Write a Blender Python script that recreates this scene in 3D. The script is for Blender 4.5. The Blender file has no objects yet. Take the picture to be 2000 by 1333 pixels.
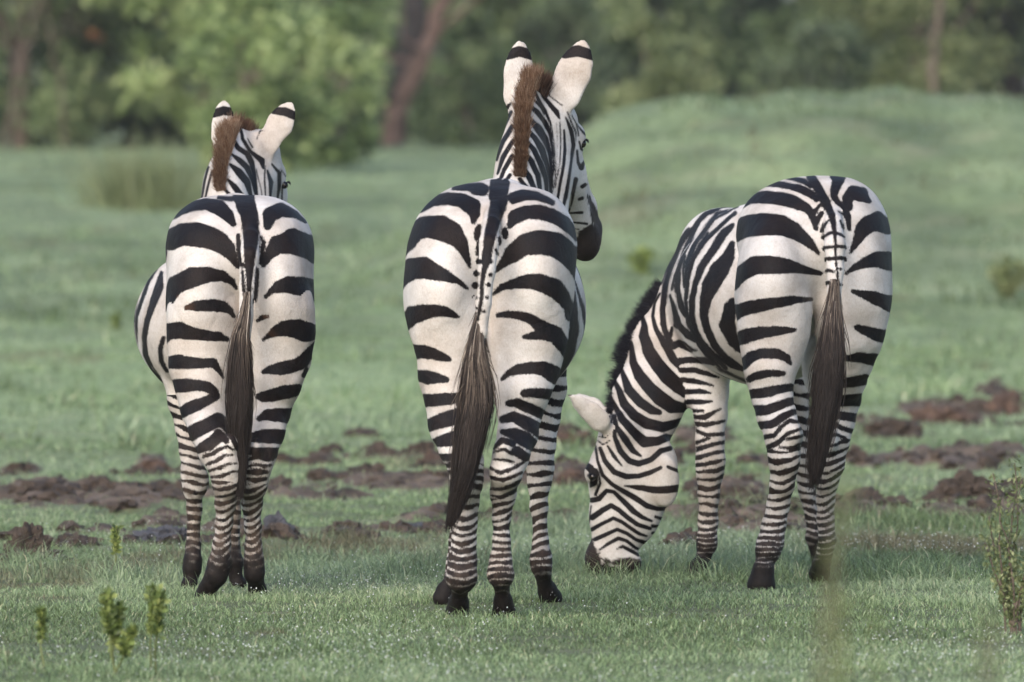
import bpy, math, random
import numpy as np

# ------------------------------------------------------------------ camera, sky, sun, exposure
CAM_H = 1.5            # eye height, metres
FPX = 22600.0          # focal length in pixels of a 2000 px wide frame
HOR = 237.0            # horizon row in that frame
SC = bpy.context.scene
COL = SC.collection
cam_d = bpy.data.cameras.new("camera")
cam = bpy.data.objects.new("camera", cam_d); COL.objects.link(cam)
cam_d.sensor_width = 36.0
cam_d.lens = FPX / 2000 * 36
cam.location = (0, 0, CAM_H)
cam.rotation_euler = (math.radians(90) - math.atan((666.5 - HOR) / FPX), 0, 0)
cam_d.clip_start = 0.5
cam_d.clip_end = 2000
cam_d.dof.use_dof = True
cam_d.dof.focus_distance = 36.3
cam_d.dof.aperture_fstop = 6.7
SC.camera = cam

SUN_EL, SUN_ROT = math.radians(34), math.radians(205)   # high thin cloud, light from behind the camera, left
world = bpy.data.worlds.new("World"); SC.world = world; world.use_nodes = True
wn = world.node_tree.nodes; wl = world.node_tree.links
bg = wn["Background"]
sky = wn.new("ShaderNodeTexSky"); sky.sky_type = 'NISHITA'; sky.sun_disc = False
sky.sun_elevation = SUN_EL; sky.sun_rotation = SUN_ROT
sky.air_density = 1.0; sky.dust_density = 3.0; sky.ozone_density = 1.0
wl.new(sky.outputs[0], bg.inputs[0]); bg.inputs[1].default_value = 0.15
sun_d = bpy.data.lights.new("sun", 'SUN'); sun_d.energy = 0.92; sun_d.angle = math.radians(45)
sun_d.color = (1.0, 0.965, 0.93)
sun = bpy.data.objects.new("sun", sun_d); COL.objects.link(sun)
sd = (math.sin(SUN_ROT) * math.cos(SUN_EL), math.cos(SUN_ROT) * math.cos(SUN_EL), math.sin(SUN_EL))
import mathutils
sun.rotation_euler = mathutils.Vector(sd).to_track_quat('Z', 'Y').to_euler()
SC.view_settings.view_transform = 'Standard'
SC.view_settings.look = 'None'
SC.view_settings.exposure = 0.80
SC.view_settings.gamma = 1.0
SC.cycles.max_bounces = 6
SC.cycles.transparent_max_bounces = 8

rng = np.random.default_rng(7)
random.seed(7)

# ------------------------------------------------------------------ helpers
def at(px, py, D):
    """world point seen at photo position (px, py) at distance D"""
    return np.array([(px - 1000) * D / FPX, D, CAM_H - (py - HOR) * D / FPX])

def smooth(t):
    t = np.clip(t, 0, 1); return t * t * (3 - 2 * t)

_PERM = np.random.default_rng(3).random((64, 64, 64)).astype(np.float32)
def vnoise(P, scale, seed=0):
    """trilinear value noise, -1..1"""
    q = np.asarray(P, dtype=np.float64) * scale + 17.3 + seed * 5.77
    i = np.floor(q).astype(np.int64); f = q - i; f = f * f * (3 - 2 * f)
    out = 0
    for dx in (0, 1):
        for dy in (0, 1):
            for dz in (0, 1):
                w = (f[:, 0] if dx else 1 - f[:, 0]) * (f[:, 1] if dy else 1 - f[:, 1]) * (f[:, 2] if dz else 1 - f[:, 2])
                out = out + w * _PERM[(i[:, 0] + dx) & 63, (i[:, 1] + dy) & 63, (i[:, 2] + dz) & 63]
    return out * 2 - 1

def np_mesh(name, V, F, mats, smooth_shade=True, attrs=None, fmat=None):
    """mesh from arrays; F is (n,3) or (n,4)"""
    me = bpy.data.meshes.new(name)
    V = np.ascontiguousarray(V, dtype=np.float32); F = np.ascontiguousarray(F, dtype=np.int32)
    me.vertices.add(len(V)); me.vertices.foreach_set("co", V.ravel())
    k = F.shape[1]
    me.loops.add(F.size); me.loops.foreach_set("vertex_index", F.ravel())
    me.polygons.add(len(F))
    me.polygons.foreach_set("loop_start", np.arange(0, F.size, k, dtype=np.int32))
    try:
        me.polygons.foreach_set("loop_total", np.full(len(F), k, dtype=np.int32))
    except Exception:
        pass
    me.polygons.foreach_set("use_smooth", np.full(len(F), smooth_shade, dtype=bool))
    for m in (mats if isinstance(mats, (list, tuple)) else [mats]):
        me.materials.append(m)
    if fmat is not None:
        me.polygons.foreach_set("material_index", np.ascontiguousarray(fmat, dtype=np.int32))
    for an, av in (attrs or {}).items():
        a = me.attributes.new(an, 'FLOAT', 'POINT'); a.data.foreach_set("value", np.ascontiguousarray(av, dtype=np.float32))
    me.update(calc_edges=True)
    me.validate()
    return me

def link(name, me, loc=(0, 0, 0), parent=None):
    o = bpy.data.objects.new(name, me); COL.objects.link(o); o.location = loc
    if parent is not None: o.parent = parent
    return o

def tag(o, label=None, cat=None, group=None, kind=None):
    if label: o["label"] = label
    if cat: o["category"] = cat
    if group: o["group"] = group
    if kind: o["kind"] = kind
    return o

# ------------------------------------------------------------------ material kit
def new_mat(name):
    m = bpy.data.materials.new(name); m.use_nodes = True
    nt = m.node_tree; b = nt.nodes["Principled BSDF"]
    return m, nt, b
def N(nt, t, **kw):
    n = nt.nodes.new(t)
    for k, v in kw.items(): setattr(n, k, v)
    return n
def ramp(nt, src, stops, interp='LINEAR'):
    r = N(nt, "ShaderNodeValToRGB"); r.color_ramp.interpolation = interp
    e = r.color_ramp.elements
    while len(e) > 1: e.remove(e[-1])
    e[0].position = stops[0][0]; e[0].color = (*stops[0][1], 1)
    for p, c in stops[1:]:
        x = e.new(p); x.color = (*c, 1)
    nt.links.new(src, r.inputs[0]); return r.outputs[0]
def noise(nt, scale, detail=4, vec=None, rough=.55):
    n = N(nt, "ShaderNodeTexNoise"); n.inputs["Scale"].default_value = scale
    n.inputs["Detail"].default_value = detail; n.inputs["Roughness"].default_value = rough
    if vec is None:
        tc = N(nt, "ShaderNodeTexCoord"); vec = tc.outputs["Object"]
    nt.links.new(vec, n.inputs["Vector"]); return n.outputs["Fac"]
def mixc(nt, fac, a, b, mode='MIX'):
    m = N(nt, "ShaderNodeMix"); m.data_type = 'RGBA'; m.blend_type = mode
    for s, v in ((0, fac), (6, a), (7, b)):
        if hasattr(v, "default_value") or hasattr(v, "is_output"): nt.links.new(v, m.inputs[s])
        elif s == 0: m.inputs[0].default_value = v
        else: m.inputs[s].default_value = (*v, 1)
    return m.outputs[2]
def math_(nt, op, a, b=None, c=None, clamp=False):
    m = N(nt, "ShaderNodeMath"); m.operation = op; m.use_clamp = clamp
    for i, v in enumerate((a, b, c)):
        if v is None: continue
        if hasattr(v, "is_output"): nt.links.new(v, m.inputs[i])
        else: m.inputs[i].default_value = v
    return m.outputs[0]
def attr(nt, name):
    a = N(nt, "ShaderNodeAttribute"); a.attribute_name = name; return a.outputs["Fac"]
def bump(nt, b, h, strength, dist):
    n = N(nt, "ShaderNodeBump"); n.inputs["Strength"].default_value = strength; n.inputs["Distance"].default_value = dist
    nt.links.new(h, n.inputs["Height"]); nt.links.new(n.outputs[0], b.inputs["Normal"])

# hide: the "stripe" attribute is the distance (m) to the edge of the black marking, negative inside
def hide_mat():
    m, nt, b = new_mat("striped_hide")
    s = attr(nt, "stripe")
    tc = N(nt, "ShaderNodeTexCoord")
    mp = N(nt, "ShaderNodeMapping"); mp.inputs["Scale"].default_value = (1.6, 1.0, 0.5)
    nt.links.new(tc.outputs["Object"], mp.inputs[0])
    n1 = noise(nt, 260, 2, mp.outputs[0])
    n2 = noise(nt, 45, 3)
    w = math_(nt, 'MULTIPLY_ADD', n1, 0.011, -0.0055)
    w2 = math_(nt, 'MULTIPLY_ADD', n2, 0.005, -0.0025)
    d = math_(nt, 'ADD', math_(nt, 'MULTIPLY', math_(nt, 'ADD', w, w2), attr(nt, 'ragged')), s)
    mr = N(nt, "ShaderNodeMapRange"); mr.interpolation_type = 'SMOOTHSTEP'
    mr.inputs[1].default_value = -0.0026; mr.inputs[2].default_value = 0.0026
    nt.links.new(d, mr.inputs[0])
    white = ramp(nt, noise(nt, 7, 5), [(.3, (.43, .395, .37)), (.5, (.60, .575, .56)), (.72, (.71, .69, .68))])
    speck = ramp(nt, noise(nt, 120, 4), [(.30, (.72, .64, .56)), (.5, (1, 1, 1))])
    white = mixc(nt, 0.3, white, speck, 'MULTIPLY')
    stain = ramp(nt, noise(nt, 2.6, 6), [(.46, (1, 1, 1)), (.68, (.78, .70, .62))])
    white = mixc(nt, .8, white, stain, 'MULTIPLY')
    rings = ramp(nt, n1, [(.32, (.74, .70, .66)), (.6, (1, 1, 1))])
    white = mixc(nt, .45, white, rings, 'MULTIPLY')
    black = ramp(nt, noise(nt, 9, 3), [(.35, (.0045, .0045, .007)), (.65, (.010, .0065, .0065))])
    black = mixc(nt, 1.0, black, ramp(nt, n1, [(.35, (.6, .6, .6)), (.65, (1.5, 1.45, 1.4))]), 'MULTIPLY')
    # faded brown hair where a marking thins out
    fade = attr(nt, "fade")
    black = mixc(nt, fade, black, (.13, .062, .032))
    c = mixc(nt, mr.outputs[0], black, white)
    mud = attr(nt, "mud")
    mudn = math_(nt, 'MULTIPLY', mud, ramp(nt, noise(nt, 34, 5), [(.3, (0, 0, 0)), (.62, (1, 1, 1))]))
    c = mixc(nt, mudn, c, (.085, .060, .046))
    nose = mixc(nt, noise(nt, 60, 4), (.014, .010, .009), (.050, .036, .031))
    hoof = mixc(nt, noise(nt, 60, 4), (.004, .0035, .004), (.016, .012, .011))
    c = mixc(nt, attr(nt, "dark"), c, mixc(nt, attr(nt, "ragged"), nose, hoof))
    nt.links.new(c, b.inputs["Base Color"])
    b.inputs["Roughness"].default_value = .62
    b.inputs["Specular IOR Level"].default_value = .18
    h = math_(nt, 'ADD', math_(nt, 'MULTIPLY', n1, .5), math_(nt, 'MULTIPLY', n2, .6))
    bump(nt, b, h, .6, .006)
    return m
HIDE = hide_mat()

def strand_mat(name, stops, rough=.55):
    m, nt, b = new_mat(name)
    c = ramp(nt, attr(nt, "tint"), stops)
    nt.links.new(c, b.inputs["Base Color"]); b.inputs["Roughness"].default_value = rough
    b.inputs["Specular IOR Level"].default_value = .25
    return m
MANE_BROWN = strand_mat("mane_brown", [(0, (.02, .012, .010)), (.35, (.09, .046, .030)), (.75, (.22, .125, .078)), (1, (.40, .30, .22))])
MANE_BLACK = strand_mat("mane_black", [(0, (.008, .009, .014)), (.7, (.022, .021, .03)), (1, (.30, .27, .25))])
TAIL_GREY = strand_mat("tail_hair", [(0, (.008, .006, .006)), (.4, (.035, .026, .023)), (.75, (.17, .135, .11)), (1, (.48, .43, .38))])
def plain(name, col, rough=.5, spec=.5):
    m, nt, b = new_mat(name)
    c = mixc(nt, noise(nt, 40, 3), tuple(x * .8 for x in col), tuple(x * 1.2 for x in col))
    nt.links.new(c, b.inputs["Base Color"]); b.inputs["Roughness"].default_value = rough
    b.inputs["Specular IOR Level"].default_value = spec
    return m
EYE = plain("eye_dark", (.008, .005, .004), .08, .6)

# ------------------------------------------------------------------ signed distance modelling of the animals
class Body:
    def __init__(self):
        self.pr = []          # (fn, bbox lo, bbox hi, k, op, group)
    def rc(self, a, b, ra, rb, group, k=.03, lat=None, s=1.0, op='add'):
        a = np.asarray(a, float); b = np.asarray(b, float)
        if lat is not None:
            lat = np.asarray(lat, float); lat = lat / np.linalg.norm(lat)
            b2 = b + ((b - a) @ lat) * lat * (1 / s - 1)
        else: b2 = b
        ba = b2 - a; l2 = ba @ ba + 1e-12
        def fn(P):
            q = P - a
            if lat is not None: q = q + (q @ lat)[:, None] * lat * (1 / s - 1)
            t = np.clip(q @ ba / l2, 0, 1)
            d = np.sqrt(((q - t[:, None] * ba) ** 2).sum(1)) - (ra + (rb - ra) * t)
            return d * (math.sqrt(s) if s < 1 else 1)
        R = max(ra, rb) * max(1, s)
        self.pr.append((fn, np.minimum(a, b) - R, np.maximum(a, b) + R, k, op, group))
    def el(self, c, r, group, k=.03, rot=(0, 0, 0), op='add'):
        c = np.asarray(c, float); r = np.asarray(r, float)
        M = np.array(mathutils.Euler([math.radians(x) for x in rot]).to_matrix())
        def fn(P):
            q = (P - c) @ M
            k0 = np.sqrt(((q / r) ** 2).sum(1)); k1 = np.sqrt(((q / r ** 2) ** 2).sum(1)) + 1e-9
            return k0 * (k0 - 1) / k1
        R = r.max()
        self.pr.append((fn, c - R, c + R, k, op, group))
    def E(self, px, py, D, rx, ry, rz, group, k=.03, rot=(0, 0, 0), op='add'):
        s = D / FPX; self.el(at(px, py, D), (rx * s, ry, rz * s), group, k, rot, op)
    def C(self, pts, group, k=.03, lat=None, s=1.0):
        """chain of tapered links: (px, py, D, radius in px)"""
        for j, (p, q) in enumerate(zip(pts[:-1], pts[1:])):
            kk = .007 if group[:4] in ('hind', 'fore') and j >= len(pts) - 4 else k      # crisp pasterns and hooves
            self.rc(at(*p[:3]), at(*q[:3]), p[3] * p[2] / FPX, q[3] * q[2] / FPX, group, kk, lat, s)
    def surface(self, h):
        lo = np.min([p[1] for p in self.pr if p[4] == 'add'], 0) - .06
        hi = np.max([p[2] for p in self.pr if p[4] == 'add'], 0) + .06
        n = np.ceil((hi - lo) / h).astype(int) + 1
        G = np.full(n, .5, np.float32)
        for fn, a, b, k, op, g in self.pr:
            pad = k + 3 * h
            i0 = np.maximum(np.floor((a - pad - lo) / h).astype(int), 0)
            i1 = np.minimum(np.ceil((b + pad - lo) / h).astype(int) + 1, n)
            ax = [lo[j] + np.arange(i0[j], i1[j]) * h for j in range(3)]
            X = np.stack(np.meshgrid(*ax, indexing='ij'), -1).reshape(-1, 3)
            d = fn(X).reshape([len(x) for x in ax]).astype(np.float32)
            sl = tuple(slice(i0[j], i1[j]) for j in range(3))
            cur = G[sl]
            if op == 'add':
                hh = np.maximum(k - np.abs(cur - d), 0) / k
                G[sl] = np.minimum(cur, d) - hh * hh * k * .25
            else:
                d = -d
                hh = np.maximum(k - np.abs(cur - d), 0) / k
                G[sl] = np.maximum(cur, d) + hh * hh * k * .25
        return surface_nets(G, lo, h)
    def label(self, P):
        best = np.full(len(P), 1e9); lab = np.zeros(len(P), int); names = []
        for fn, a, b, k, op, g in self.pr:
            if op != 'add': continue
            if g not in names: names.append(g)
            m = np.all((P > a - .12) & (P < b + .12), axis=1)
            if not m.any(): continue
            d = np.full(len(P), 1e9); d[m] = fn(P[m])
            w = d < best; best[w] = d[w]; lab[w] = names.index(g)
        return lab, names

def surface_nets(G, lo, h):
    S = G < 0
    nx, ny, nz = G.shape
    c = [(i, j, k) for i in (0, 1) for j in (0, 1) for k in (0, 1)]
    cnt = sum(S[i:nx - 1 + i, j:ny - 1 + j, k:nz - 1 + k].astype(np.int8) for i, j, k in c)
    act = (cnt > 0) & (cnt < 8)
    idx = np.full(act.shape, -1, np.int64)
    A = np.argwhere(act); idx[act] = np.arange(len(A))
    acc = np.zeros((len(A), 3)); num = np.zeros(len(A))
    edges = [(p, q) for p in c for q in c if sum(abs(p[t] - q[t]) for t in range(3)) == 1 and p < q]
    for p, q in edges:
        gp = G[A[:, 0] + p[0], A[:, 1] + p[1], A[:, 2] + p[2]]; gq = G[A[:, 0] + q[0], A[:, 1] + q[1], A[:, 2] + q[2]]
        m = (gp < 0) != (gq < 0)
        t = np.where(m, gp / np.where(m, gp - gq, 1), 0)
        pos = np.array(p)[None] + t[:, None] * (np.array(q) - np.array(p))[None]
        acc += np.where(m[:, None], pos, 0); num += m
    V = lo + (A + acc / num[:, None]) * h
    F = []
    for ax in range(3):
        sh = [slice(None)] * 3; sh[ax] = slice(0, -1); s2 = [slice(None)] * 3; s2[ax] = slice(1, None)
        d = S[tuple(sh)].astype(np.int8) - S[tuple(s2)].astype(np.int8)
        e = np.argwhere(d != 0); sg = d[d != 0]
        u, v = [(1, 2), (2, 0), (0, 1)][ax]
        ok = (e[:, u] > 0) & (e[:, v] > 0) & (e[:, u] < G.shape[u] - 1) & (e[:, v] < G.shape[v] - 1)
        e = e[ok]; sg = sg[ok]
        def cell(du, dv):
            x = e.copy(); x[:, u] -= du; x[:, v] -= dv
            return idx[x[:, 0], x[:, 1], x[:, 2]]
        q = np.stack([cell(1, 1), cell(0, 1), cell(0, 0), cell(1, 0)], 1)
        q[sg < 0] = q[sg < 0][:, ::-1]
        F.append(q)
    F = np.concatenate(F)
    # light smoothing
    E = np.concatenate([F[:, [0, 1]], F[:, [1, 2]], F[:, [2, 3]], F[:, [3, 0]]])
    for it in range(3):
        s = np.zeros_like(V); n = np.zeros(len(V))
        for a_, b_ in ((0, 1), (1, 0)):
            for t in range(3): s[:, t] += np.bincount(E[:, a_], V[E[:, b_], t], len(V))
            n += np.bincount(E[:, a_], minlength=len(V))
        V = V * .5 + s / n[:, None] * .5
    return V, F

# markings: strokes drawn on the parallel projection of a body region along its long view axis
def stroke_dist(U, strokes, src):
    ox, oy, k = src
    out = np.full(len(U), 1e3)
    for st in strokes:
        p = np.array([(ox + a / k, oy + b / k, r / k) for a, b, r in st])
        if len(p) == 1: p = np.vstack([p, p + [.1, 0, 0]])
        lo = (p[:, :2] - p[:, 2:]).min(0) - 30; hi = (p[:, :2] + p[:, 2:]).max(0) + 30
        m = np.all((U > lo) & (U < hi), axis=1)
        if not m.any(): continue
        X = U[m]; best = np.full(len(X), 1e3)
        for a, b in zip(p[:-1], p[1:]):
            ba = b[:2] - a[:2]; t = np.clip((X - a[:2]) @ ba / (ba @ ba + 1e-9), 0, 1)
            d = np.sqrt(((X - a[:2] - t[:, None] * ba) ** 2).sum(1)) - (a[2] + (b[2] - a[2]) * t)
            best = np.minimum(best, d)
        out[m] = np.minimum(out[m], best)
    return out

def proj(P, ref):
    """parallel projection of points along the axis camera -> ref, in frame units"""
    x0, D0, z0 = ref
    x = P[:, 0] - (P[:, 1] - D0) * x0 / D0
    z = P[:, 2] - (P[:, 1] - D0) * (z0 - CAM_H) / D0
    return np.stack([1000 + x * FPX / D0, HOR + (CAM_H - z) * FPX / D0], 1)

def bands(U, tab, P, cxf):
    """rings round a limb: table rows (py, spacing, duty, sag, tilt)"""
    tab = np.array(tab, float)
    cx, rr = cxf(U[:, 1])
    q = np.clip((U[:, 0] - cx) / rr, -1.2, 1.2)
    sag = np.interp(U[:, 1], tab[:, 0], tab[:, 3]); tilt = np.interp(U[:, 1], tab[:, 0], tab[:, 4])
    y = U[:, 1] - sag * (1 - q * q) - tilt * q + vnoise(P, 9, 12) * 3.5 + vnoise(P, 22, 2) * 3.4 + vnoise(P, 60, 4) * 1.2
    ys = np.linspace(tab[0, 0] - 60, tab[-1, 0] + 60, 900)
    sp = np.interp(ys, tab[:, 0], tab[:, 1])
    ph = np.concatenate([[0], np.cumsum(np.diff(ys) / sp[:-1])])
    f = np.interp(y, ys, ph); fr = f - np.floor(f)
    s = np.interp(U[:, 1], tab[:, 0], tab[:, 1]); du = np.interp(U[:, 1], tab[:, 0], tab[:, 2])
    du = du + .26 * vnoise(np.stack([np.floor(f) * 1.7, q * .9, np.zeros(len(f))], 1), 1.0, 6)
    d = (np.abs(fr - .5) - du * .5) * s
    out = (U[:, 1] < tab[0, 0]) | (U[:, 1] > tab[-1, 0])
    return np.where(out, 1e3, d)

def chain_fn(pts):
    p = np.array([(a[1], a[0], a[3]) for a in pts]); p = p[np.argsort(p[:, 0])]
    return lambda y: (np.interp(y, p[:, 0], p[:, 1]), np.interp(y, p[:, 0], p[:, 2]))

def strands(name, roots, dirs, lens, width, mat, parent, origin, tint, curl=.15, droop=0.0, seg=5, seed=1, taper=.15):
    r = np.random.default_rng(seed); n = len(roots)
    dirs = dirs / np.linalg.norm(dirs, axis=1, keepdims=True)
    side = r.normal(size=(n, 3)); side -= (side * dirs).sum(1)[:, None] * dirs; side /= np.linalg.norm(side, axis=1, keepdims=True)
    up = np.cross(dirs, side)
    bend = r.normal(size=(n, 3)) * curl
    V = []; T = []
    for i in range(seg + 1):
        t = i / seg
        c = roots + dirs * (lens * t)[:, None] + bend * (lens * t * t)[:, None] * .5
        c[:, 2] -= droop * lens * t * t
        w = width * (1 - (1 - taper) * t ** 1.5)
        for k in range(3):
            a = 2 * math.pi * k / 3
            V.append(c + side * (math.cos(a) * w)[:, None] + up * (math.sin(a) * w)[:, None] if not np.isscalar(w) else c + side * math.cos(a) * w + up * math.sin(a) * w)
            T.append(tint)
    V = np.stack(V, 1); T = np.stack(T, 1)       # n, (seg+1)*3, 3
    m = (seg + 1) * 3
    F = []
    for i in range(seg):
        for k in range(3):
            F.append([i * 3 + k, i * 3 + (k + 1) % 3, (i + 1) * 3 + (k + 1) % 3, (i + 1) * 3 + k])
    F = np.array(F)[None] + (np.arange(n) * m)[:, None, None]
    me = np_mesh(name, V.reshape(-1, 3) - origin, F.reshape(-1, 4), mat, True, {"tint": T.reshape(-1)})
    return link(name, me, parent=parent)

# ------------------------------------------------------------------ zebras
def vert_normals(V, F):
    n = np.cross(V[F[:, 2]] - V[F[:, 0]], V[F[:, 3]] - V[F[:, 1]])
    out = np.zeros_like(V)
    for j in range(4):
        for t in range(3): out[:, t] += np.bincount(F[:, j], n[:, t], len(V))
    return out / (np.linalg.norm(out, axis=1, keepdims=True) + 1e-12)

def stroke_rad(U, strokes, src):
    """half width (frame px) of the nearest stroke at each point"""
    ox, oy, k = src
    best = np.full(len(U), 1e3); rad = np.full(len(U), 50.)
    for st in strokes:
        p = np.array([(ox + a / k, oy + b / k, r / k) for a, b, r in st])
        for a, b in zip(p[:-1], p[1:]):
            m = (np.abs(U[:, 0] - (a[0] + b[0]) / 2) < abs(a[0] - b[0]) / 2 + 20) & (np.abs(U[:, 1] - (a[1] + b[1]) / 2) < abs(a[1] - b[1]) / 2 + 20)
            if not m.any(): continue
            X = U[m]; ba = b[:2] - a[:2]; t = np.clip((X - a[:2]) @ ba / (ba @ ba + 1e-9), 0, 1)
            r = a[2] + (b[2] - a[2]) * t
            d = np.sqrt(((X - a[:2] - t[:, None] * ba) ** 2).sum(1)) - r
            w = d < best[m]; bm = best[m]; rm = rad[m]; bm[w] = d[w]; rm[w] = r[w]; best[m] = bm; rad[m] = rm
    return rad

def gi0(lab, names, gs): return np.isin(lab, [names.index(g) for g in gs if g in names])

def finish_zebra(B, h, origin, regions, limb_bands, darks, barrel_groups, limb_groups, label, mudlevel=.5, head_groups=(), fadefor=('haunch',), darkz=.14):
    V, F = B.surface(h)
    lab, names = B.label(V)
    nor = vert_normals(V, F)
    # muscle and skin relief
    limb = gi0(lab, names, limb_groups)
    V = V + nor * (vnoise(V * [1, 1, .55], 7, 31) * .0045 * np.where(limb, .5, 1) + vnoise(V * [1, 1, .7], 17, 32) * .0022 + vnoise(V, 42, 33) * np.where(limb, .0012, .0004))[:, None]
    gi = lambda gs: np.isin(lab, [names.index(g) for g in gs if g in names])
    S = np.full(len(V), 1.0); fade = np.zeros(len(V))
    toward = (nor * (V - np.array([0, 0, CAM_H])) / np.linalg.norm(V, axis=1, keepdims=True)).sum(1)   # <0 faces the viewer side
    for gs, ref, src, strokes, mode in regions:
        m = gi(gs)
        if 'near' in mode: m &= toward < -.05
        if not m.any(): continue
        U = proj(V[m], ref)
        wob = np.stack([vnoise(V[m], 14, 8), vnoise(V[m], 14, 9)], 1) * 2.2
        d = (stroke_dist(U + wob, strokes, src) - (.3 if 'fine' in mode else -.4 if 'ear' in gs and 'neck' in gs else .2 if 'head' in gs and src[2] != 3.919 else 1.0 if 'neck' in gs and src[2] == 3.919 else 2.3)) * ref[1] / FPX
        S[m] = np.minimum(S[m], d)
        if any(g in fadefor for g in gs):
            r = stroke_rad(U + wob, strokes, src)
            fade[m] = np.clip((9.0 - r) / 9, 0, 1) * .45
    fade[~gi(fadefor)] = 0
    for gs, ref, tab, chain in limb_bands:
        m = gi(gs)
        if not m.any(): continue
        U = proj(V[m], ref)
        d = bands(U, tab, V[m], chain_fn(chain)) * ref[1] / FPX
        S[m] = np.minimum(S[m], d)
    # far side of the trunk: upright rings
    m = gi(barrel_groups) & (toward >= -.05)
    P = V[m]; y = P[:, 1] - origin[1] + .10 * np.sin((P[:, 2] - .6) * 2.2) + .015 * vnoise(P, 6, 3)
    fr = y / .105 - np.floor(y / .105)
    S[m] = np.minimum(S[m], (np.abs(fr - .5) - .24) * .105)
    dark = np.zeros(len(V))
    for gs, ref, src, strokes in darks:
        m = gi(gs)
        U = proj(V[m], ref)
        d = stroke_dist(U, strokes, src) + vnoise(V[m], 60, 5) * 3.5 + vnoise(V[m], 200, 5) * 2
        dark[m] = np.maximum(dark[m], smooth((1.5 - d) / 3.5))
    lg = gi(limb_groups); z = V[:, 2]
    nz = vnoise(V, 40, 1) * .03 + vnoise(V, 110, 1) * .02
    dark = np.maximum(dark, np.where(lg, smooth((darkz - z + nz) / .09), 0))
    dark = np.maximum(dark, np.where(lg & (z < .06), 1, 0))
    mud = np.where(lg, smooth((.60 - z) / .42) * mudlevel, 0)
    S = np.where(lg, S - .0012 * smooth((.34 - z) / .2), S)
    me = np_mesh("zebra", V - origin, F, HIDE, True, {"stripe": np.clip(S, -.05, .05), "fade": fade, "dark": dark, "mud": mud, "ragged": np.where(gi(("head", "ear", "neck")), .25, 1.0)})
    o = link("zebra", me, origin)
    tag(o, label, "zebra", "zebras standing on the grass")
    print("zebra verts", len(V))
    return o, V

def tubes(name, paths, width, mat, parent, origin, tint, sides=3):
    """hairs as thin tapering tubes along given paths (n, m, 3); width (m,) or scalar"""
    n, m, _ = paths.shape
    w = np.broadcast_to(np.asarray(width, float), (n, m))
    T = np.gradient(paths, axis=1); T /= np.linalg.norm(T, axis=2, keepdims=True) + 1e-9
    r = np.random.default_rng(5); ref = r.normal(size=(n, 1, 3))
    A = np.cross(T, ref); A /= np.linalg.norm(A, axis=2, keepdims=True) + 1e-9; Bv = np.cross(T, A)
    V = np.stack([paths + A * (math.cos(2 * math.pi * k / sides) * w)[..., None] + Bv * (math.sin(2 * math.pi * k / sides) * w)[..., None] for k in range(sides)], 2)
    F = []
    for i in range(m - 1):
        for k in range(sides):
            F.append([i * sides + k, i * sides + (k + 1) % sides, (i + 1) * sides + (k + 1) % sides, (i + 1) * sides + k])
    F = np.array(F)[None] + (np.arange(n) * m * sides)[:, None, None]
    tt = np.repeat(np.broadcast_to(tint, (n, m))[..., None], sides, 2)
    me = np_mesh(name, V.reshape(-1, 3) - origin, F.reshape(-1, 4), mat, True, {"tint": tt.reshape(-1)})
    return link(name, me, parent=parent)

def tail_hair(rows, D, n, parent, origin, mat, tops, tintf, seed, depth=.03, wid=.0016):
    """rows: (py, x left, x right); hairs start between the two py values of tops"""
    r = np.random.default_rng(seed); R = np.array(rows, float); m = 9
    y0 = tops[0] + (tops[1] - tops[0]) * r.random(n) ** 1.05
    ylast = R[-1, 0]
    L = 35 + (ylast - y0) * (r.random(n) ** .8) * 1.0
    y1 = np.minimum(y0 + L, ylast + r.normal(size=n) * 14 - 14)
    t = np.linspace(0, 1, m)
    y = y0[:, None] + (y1 - y0)[:, None] * t
    u = r.uniform(-1, 1, n)
    u = np.where(r.random(n) < .7, u * .72, u)
    uu = u[:, None] * (1 - .35 * (1 - t) ** 2) + (r.normal(size=n).clip(-1.8, 1.8) * .26)[:, None] * t ** 1.2
    c = (np.interp(y, R[:, 0], R[:, 1]) + np.interp(y, R[:, 0], R[:, 2])) / 2
    w = (np.interp(y, R[:, 0], R[:, 2]) - np.interp(y, R[:, 0], R[:, 1])) / 2
    w = w * (.80 + .16 * r.random(n)[:, None] ** 2)
    px = c + uu * w + vnoise(np.stack([np.repeat(u * 2.5, m), (y / 70).ravel(), np.repeat(r.random(n) * 1.5, m)], 1), 1, 1).reshape(n, m) * 9 * t
    q = np.sqrt(np.clip(1 - np.minimum(np.abs(uu), 1) ** 2, 0, 1)) * r.uniform(-1, 1, n)[:, None]
    Dd = (np.interp(y, [a for a, b in D], [b for a, b in D])) + q * depth * np.minimum(1, w / 25)
    P = np.stack([(px - 1000) * Dd / FPX, Dd, CAM_H - (y - HOR) * Dd / FPX], 2)
    tint = tintf(u, y, r.random(n)[:, None])
    return tubes("tail_tuft", P, wid * (1 - .7 * t ** 2)[None, :], mat, parent, origin, np.clip(tint, 0, 1))

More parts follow.
